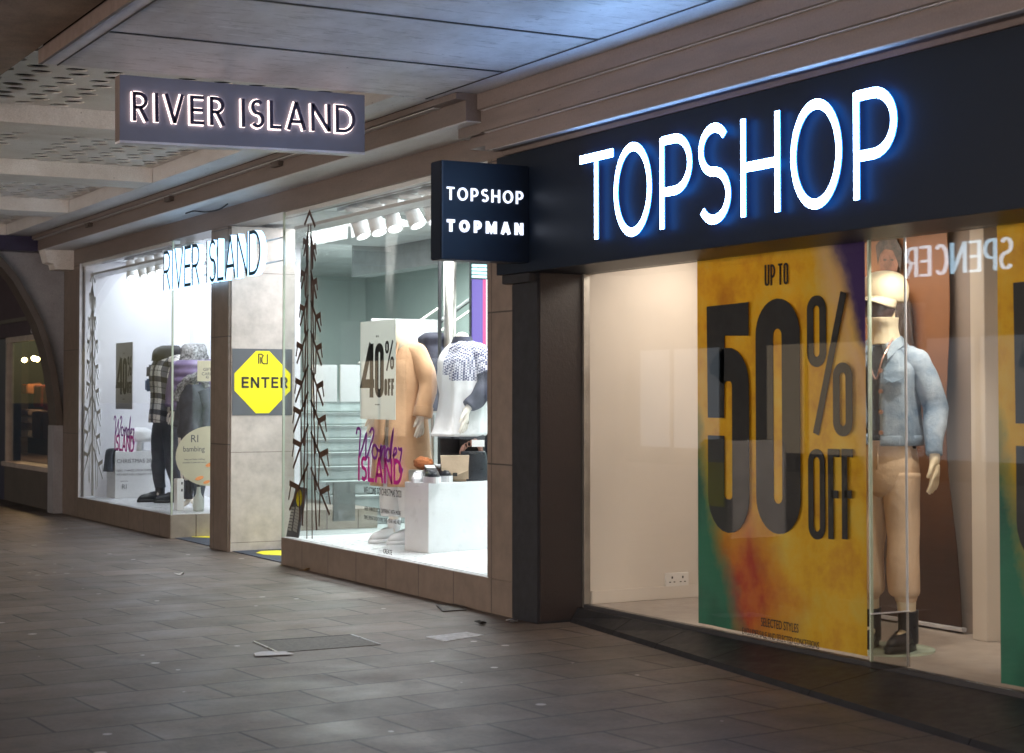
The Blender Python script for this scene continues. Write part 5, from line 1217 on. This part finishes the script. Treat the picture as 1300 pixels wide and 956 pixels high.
# ================================================================== FAR END: bracket and old shop
t = thing('arched_bracket', (5.6, 23.95, 0), 'grey painted bracket with a curved dark flange beside the far bay', 'bracket')
cur = [P(*p, Y=23.9) for p in ((-14, 320), (0, 331), (20, 355), (36, 383), (50, 410), (60, 440), (67, 470), (73, 510), (77, 560), (79, 600), (80, 647))]
pl = [(q.x, q.z) for q in cur]; cf = camfr(23.9)
bm = bmesh.new(); plate(bm, pl + [(6.20, -.0), (6.20, 3.56), (5.0, 3.56)], cf, -.06, 0); obj('web', bm, 'webgrey', t)
bm = bmesh.new(); ribbon(bm, [(x - .02, z) for x, z in pl], .09, cf, -.3, .10); obj('flange', bm, 'stonedark', t)
obj('foot_post', box(5.93, 6.09, 23.78, 24.1, 0, 1.2, bev=.005), 'webgrey', t)
t = thing('purple_beam', (5.2, 23.9, 3.56), 'dark purple beam crossing above the curved bracket', 'beam'); obj('beam_body', box(1.2, 5.72, 23.62, 23.9, 3.562, 3.764, bev=.004), 'purplebeam', t)
t = thing('corbel', (5.85, 23.5, 3.3), 'pale stepped corbel where the brown beam meets the far pier', 'corbel')
bm = extrude_y([(6.06, 3.30), (5.80, 3.30), (5.78, 3.37), (5.70, 3.39), (5.68, 3.46), (5.655, 3.56), (6.06, 3.56)], 23.25, 23.55); obj('block', bm, 'ceil2', t)
OS = thing('old_shop', (W, 26, 0), 'dim old shop with timber framed window beyond the bracket', 'shop')
wy0, wy1 = 24.42, 27.15
obj('riser', box(W + .002, 6.3, 24.0, 27.3, 0, .53), 'stonedark', OS); obj('sill', box(W - .06, 6.3, 24.25, 27.25, .532, .60, bev=.006), 'woodframe', OS)
obj('wall', box(W + .004, 6.3, 23.95, wy0 - .1, .605, 3.5), 'stonedark', OS); obj('wall', box(W + .004, 6.3, wy0 - .1, 33, 2.50, 4.1), 'purplewall', OS); obj('wall', box(W + .02, 6.3, 27.3, 33, 0, 2.49), 'purplebeam', OS)
obj('fascia_moulding', box(W - .02, W + .002, 24.3, 33, 2.72, 2.78, bev=.004), 'stonedark', OS)
fr_ = bmesh.new(); box(W - .01, 6.15, wy0 - .08, wy1 + .08, 2.42, 2.50, fr_); box(W - .01, 6.15, wy1, wy1 + .08, .602, 2.418, fr_); box(W - .01, 6.15, wy0 - .08, wy0, .602, 2.418, fr_)
wf = obj('window_frame', fr_, 'woodframe', OS); obj('window_pane', box(6.08, 6.09, wy0, wy1, .602, 2.418), 'glass', OS)
obj('back_wall', box(8.0, 8.1, 24, 34.2, 0, 3), 'browncol', OS); obj('side_wall', box(6.3, 8, 24.0, 24.1, 0, 3), 'stonedark', OS); obj('side_wall', box(6.3, 8, 34.1, 34.2, 0, 3), 'stonedark', OS); obj('shop_floor', box(6.3, 8, 24.1, 34.1, 0, .5), 'stonedark', OS); obj('shop_ceiling', box(6.3, 8.1, 24, 34.2, 2.7, 2.8), 'stonedark', OS)
cf = camfr(27.16); q = P(46, 437, X=W - .012); text('lettering', '62', wallfr(W - .012), -25.6, 2.52, .16, 'signpale', OS, n=.002)
# shop stock
for i, (px, py) in enumerate(((24, 456), (31, 457), (43, 455), (47, 456), (58, 455), (62, 457))):
    q = P(px, py, X=6.9); tag(obj('globe_lamp', (lambda b: (bmesh.ops.create_icosphere(b, subdivisions=2, radius=.045, matrix=Matrix.Translation(q)), b)[1])(bmesh.new()), 'warmlamp', origin=tuple(q), smooth=True), ['small glowing globe lamp, nearest the door of the old shop', 'small glowing globe lamp, second from the door of the old shop', 'small glowing globe lamp left of the red clothes', 'small glowing globe lamp directly above the red clothes', 'small glowing globe lamp, second from the stone pier', 'small glowing globe lamp, nearest the stone pier'][i], 'lamp', 'globe lamps in the old shop window')
MT['redcloth'] = simple('red_cloth', (.35, .04, .02, 1), .8, var=.4); MT['orangecloth'] = simple('orange_cloth', (.45, .17, .06, 1), .8, var=.4); MT['wood'] = simple('brown_wood', (.10, .05, .03, 1), .5, var=.4)
def item(px0, py0, px1, py1, mat, name, label, X=6.85, dp=.25):
    a = P(px0, py1, X=X); b_ = P(px1, py0, X=X); bm = box(X, X + dp, b_.y, a.y, a.z, b_.z, bev=.02)
    for v_ in bm.verts: v_.co += Vector((0, noise.noise(v_.co * 5), noise.noise(v_.co * 7 + Vector((3, 0, 0))))) * .03
    return tag(obj(name, bm, mat, origin=(X, a.y, a.z)), label, name.split('_')[-1])
item(42, 488, 52, 517, 'redcloth', 'folded_cloth', 'bright red cloth hanging in the old shop window'); item(54, 490, 66, 520, 'redcloth', 'folded_cloth', 'darker red cloth hanging next to the stone pier'); item(20, 487, 34, 500, 'orangecloth', 'cloth_pile', 'orange cloth pile near the top of the old shop display')
item(40, 522, 52, 556, 'wood', 'wooden_chest', 'brown wooden chest under the red cloth'); item(54, 524, 66, 556, 'wood', 'wooden_crate', 'brown wooden crate next to the stone pier')
for i, nm in enumerate(('topmost', 'second', 'third', 'lowest')): item(20 + i % 2 * 2, 520 + i * 9, 36 - i % 3, 527 + i * 9, 'posterpale' if i % 2 else 'taupe', 'book_stack', f'{nm} pale bundle of the stack in the old shop window')

# ================================================================== PAVEMENT DETAILS
t = thing('access_cover', (4.3, 10.6, 0), 'recessed rectangular access cover with bright metal rim in the paving', 'cover')
c4 = [P(*p, Z=0) for p in ((322, 815), (446, 806.5), (483, 819), (353, 829))]; fr = Fr((0, 0, 0), (1, 0, 0), (0, 1, 0))
bm = bmesh.new(); plate(bm, [(p.x, p.y) for p in c4][::-1], fr, .001, .004); obj('infill', bm, 'asphalt', t)
bm = bmesh.new(); ribbon(bm, [(c4[3].x, c4[3].y), (c4[0].x, c4[0].y)], .014, fr, .0045, .007); ribbon(bm, [(c4[1].x, c4[1].y), (c4[2].x, c4[2].y)], .014, fr, .0045, .007); obj('metal_rim', bm, 'chrome', t)
bm = bmesh.new(); ribbon(bm, [(c4[0].x, c4[0].y), (c4[1].x, c4[1].y)], .016, fr, .0045, .006); obj('dark_rim', bm, 'ink', t)
q = P(345, 831, Z=0); bm = bmesh.new(); plate(bm, [(q.x - .13, q.y - .06), (q.x + .11, q.y - .10), (q.x + .10, q.y + .03), (q.x - .02, q.y + .10), (q.x - .10, q.y + .05)], fr, .0075, .0095); tag(obj('crumpled_paper', bm, 'paper', origin=(q.x, q.y, .0075)), 'flat scrap of pale paper at the corner of the access cover', 'litter')
t = thing('worn_marking', tuple(P(577, 809, Z=0)), 'worn white paint patch on the paving near the black column', 'marking')
c4 = [P(*p, Z=0) for p in ((540, 809), (590, 803), (611, 807), (562, 815))]; bm = bmesh.new(); plate(bm, [(p.x + .02 * math.sin(i * 7), p.y) for i, p in enumerate(c4)][::-1], fr, .001, .004); obj('paint', bm, 'gumwhite', t)
t = thing('stopcock_cover', tuple(P(575, 772, Z=0)), 'small dark iron cover beside the tiled plinth', 'cover')
c4 = [P(*p, Z=0) for p in ((555, 769), (583, 768), (592, 775), (563, 777))]; bm = bmesh.new(); plate(bm, [(p.x, p.y) for p in c4][::-1], fr, .001, .006); obj('lid', bm, 'asphalt', t); bm = bmesh.new(); ribbon(bm, [(p.x, p.y) for p in c4], .02, fr, .007, .009, True); obj('frame', bm, 'dark', t)
t = thing('entrance_mat', (7, 17, 0), 'dark blue matting laid in the shop entrance', 'mat'); obj('matting', box(6.10, 9, 15.6, 18.97, .002, .008), 'mat', t)
for px, py, lb in ((262, 681, 'yellow floor sticker on the mat by the far bay'), (354, 703, 'yellow floor sticker on the mat by the near bay')):
    q = P(px, py, Z=0); bm = bmesh.new(); plate(bm, [(q.x + .22 * math.cos(i * PI / 4 + .4), q.y + .30 * math.sin(i * PI / 4 + .4)) for i in range(8)], fr, .009, .0105); tag(obj('floor_sticker', bm, 'yellow', origin=(q.x, q.y, .009)), lb, 'sticker')
random.seed(5)
for i, (px, py, sz, mt, lb) in enumerate(((150, 664, .05, 'leaf', 'curled dry leaf against the far bay plinth'), (157, 666, .03, 'leaf', 'small dry leaf beside the far bay plinth'), (389, 725, .06, 'leaf', 'dry leaf lying at the foot of the near bay plinth'), (229, 730, .05, 'paper', 'white scrap of paper alone on the paving'), (612, 793, .05, 'ink', 'black scrap at the foot of the black column'), (652, 791, .05, 'chrome', 'crumpled silver wrapper at the foot of the black column'))):
    q = P(px, py, Z=0); bm = bmesh.new(); n_ = 7
    pts = [(sz * (1.2 if k % 2 else .7) * math.cos(k * 2 * PI / n_), sz * (.8 if k % 2 else .5) * math.sin(k * 2 * PI / n_)) for k in range(n_)]
    vs_ = [bm.verts.new((q.x + x, q.y + y, .006 + random.random() * sz * .5)) for x, y in pts]; cv = bm.verts.new((q.x, q.y, .004))
    for k in range(n_): bm.faces.new((vs_[k], vs_[(k + 1) % n_], cv))
    o = tag(obj('dry_leaf' if mt == 'leaf' else 'litter_scrap', bm, mt, origin=(q.x, q.y, 0)), lb, 'leaf' if mt == 'leaf' else 'litter'); solid(o, .002)

# ================================================================== ACROSS THE STREET (seen as reflections in the glass; near windows unseen, added for fill)
OB = thing('opposite_store', (-10, 22, 0), 'dark store across the street with mirrored lit windows and name lettering, plus unseen bright windows added for fill', 'building')
obj('facade', box(-14, -10.1, -30, 60, 0, 6.5), 'facade', OB)
for i in range(16):
    y = -28 + i * 5; near = y < 14
    obj('lit_or_fill_window', box(-10.09, -10.06, y, y + (4.6 if near else 3.2), .4, 3.4 if near else 2.7), ('winfill' if i % 3 else 'winfill2') if near else ('winglow' if i % 2 else 'winglow2'), OB)  # near ones are unseen fill panels added for light; the rest are mirrored
    obj('mullion', box(-10.05, -10.0, y + 1.75, y + 1.85, .4, 2.9), 'dark', OB)
fr = Fr((-9.95, 0, 0), (0, 1, 0)); wi = {'M': .8, 'A': .72, 'R': .62, 'K': .62, 'S': .58, '&': .75, 'P': .58, 'E': .52, 'N': .72, 'C': .7}; wi = {k: v * .9 for k, v in wi.items()}
for txt_, y in (('MARKS', 18.6), ('&', 21.6), ('SPENCER', 22.8)):
    x = y
    for ch in txt_: bm, x = word(None, ch, fr, x, 3.88, .58, .045, wi, .10, 0, .06); obj('letter', bm, 'msletter', OB)
t = thing('litter_bin', (.9, 16.2, 0), 'steel street bin with yellow notice, seen only mirrored in the glass', 'bin')
obj('bin_body', box(.5, 1.3, 15.9, 16.5, 0, 1.1, bev=.03), 'steel', t); obj('notice', box(1.302, 1.306, 16.0, 16.35, .35, .85), 'yellow', t)

# ================================================================== LIGHT
def area(name, loc, size, power, col, rot=(0, 0, 0), spread=180):
    l = bpy.data.lights.new(name, 'AREA'); l.shape = 'RECTANGLE'; l.size, l.size_y = size; l.energy = power; l.color = col; l.spread = math.radians(spread)
    o = bpy.data.objects.new(name, l); C.objects.link(o); o.location = loc; o.rotation_euler = rot; return o
def spotl(name, loc, target, power, col, ang=50, blend=.6, rad=.05):
    l = bpy.data.lights.new(name, 'SPOT'); l.energy = power; l.color = col; l.spot_size = math.radians(ang); l.spot_blend = blend; l.shadow_soft_size = rad
    o = bpy.data.objects.new(name, l); C.objects.link(o); o.location = loc; o.rotation_euler = (Vector(target) - Vector(loc)).to_track_quat('-Z', 'Y').to_euler(); return o
area('near_bay_ceiling_light', (7.35, 13.5, 3.385), (.9, 3.6), 190, (.95, .98, 1))
area('far_bay_ceiling_light', (6.95, 21.0, 3.385), (.7, 3.4), 70, (.86, .92, 1))
area('shop_ceiling_light', (9.9, 18, 3.60), (2.0, 10), 1150, (.90, 1, .97))
area('entrance_ceiling_light', (7.2, 17.3, 3.39), (.8, 2.6), 115, (.98, .97, 1))
area('near_display_light', (7.1, 9.2, 2.715), (.5, 2.2), 36, (1, .88, .76))
area('near_display_light', (7.0, 5.6, 2.715), (.4, 2.5), 22, (1, .85, .68))
spotl('display_spot', (6.62, 7.15, 2.68), (6.80, 7.9, 1.2), 75, (1, .90, .76), 75)
area('old_shop_light', (7.3, 29.5, 2.68), (.6, 4.0), 90, (1, .62, .35))
for y in (12.3, 13.4, 14.4): spotl('track_spot', (6.5, y - .35, 3.05), (6.75, y + .4, 1.2), 38, (1, .98, .95), 55)
for y in (20.2, 21.6): spotl('track_spot', (6.45, y - .35, 3.05), (6.8, y + .3, 1.2), 55, (.93, .97, 1), 60)
w = bpy.data.worlds.new('World'); scene.world = w; w.use_nodes = True; nt = w.node_tree; bg = nt.nodes['Background']
sky = nt.nodes.new('ShaderNodeTexSky'); sky.sky_type = 'NISHITA'; sky.sun_disc = False
SE, SA = math.radians(11), math.radians(-160)    # elevation; compass of the light (street lamps' glow from across the street)
sky.sun_elevation = SE; sky.sun_rotation = SA; nt.links.new(sky.outputs[0], bg.inputs[0]); bg.inputs[1].default_value = .03
sl = bpy.data.lights.new('street_light_glow', 'SUN'); sl.energy = .35; sl.angle = math.radians(14); sl.color = (1, .83, .70)
so = bpy.data.objects.new('street_light_glow', sl); C.objects.link(so); so.location = (-6, -4, 6)
sd = Vector((math.sin(SA) * math.cos(SE), math.cos(SA) * math.cos(SE), math.sin(SE)))   # towards the light
so.rotation_euler = sd.to_track_quat('Z', 'Y').to_euler()
scene.view_settings.view_transform = 'Standard'; scene.view_settings.look = 'None'; scene.view_settings.exposure = 0.22; scene.view_settings.gamma = 1
scene.render.engine = 'CYCLES'; scene.cycles.max_bounces = 8; scene.cycles.transparent_max_bounces = 24; scene.cycles.diffuse_bounces = 4; scene.cycles.glossy_bounces = 4
scene.cycles.sample_clamp_indirect = 6; scene.cycles.use_denoising = True; scene.cycles.caustics_reflective = False; scene.cycles.caustics_refractive = False
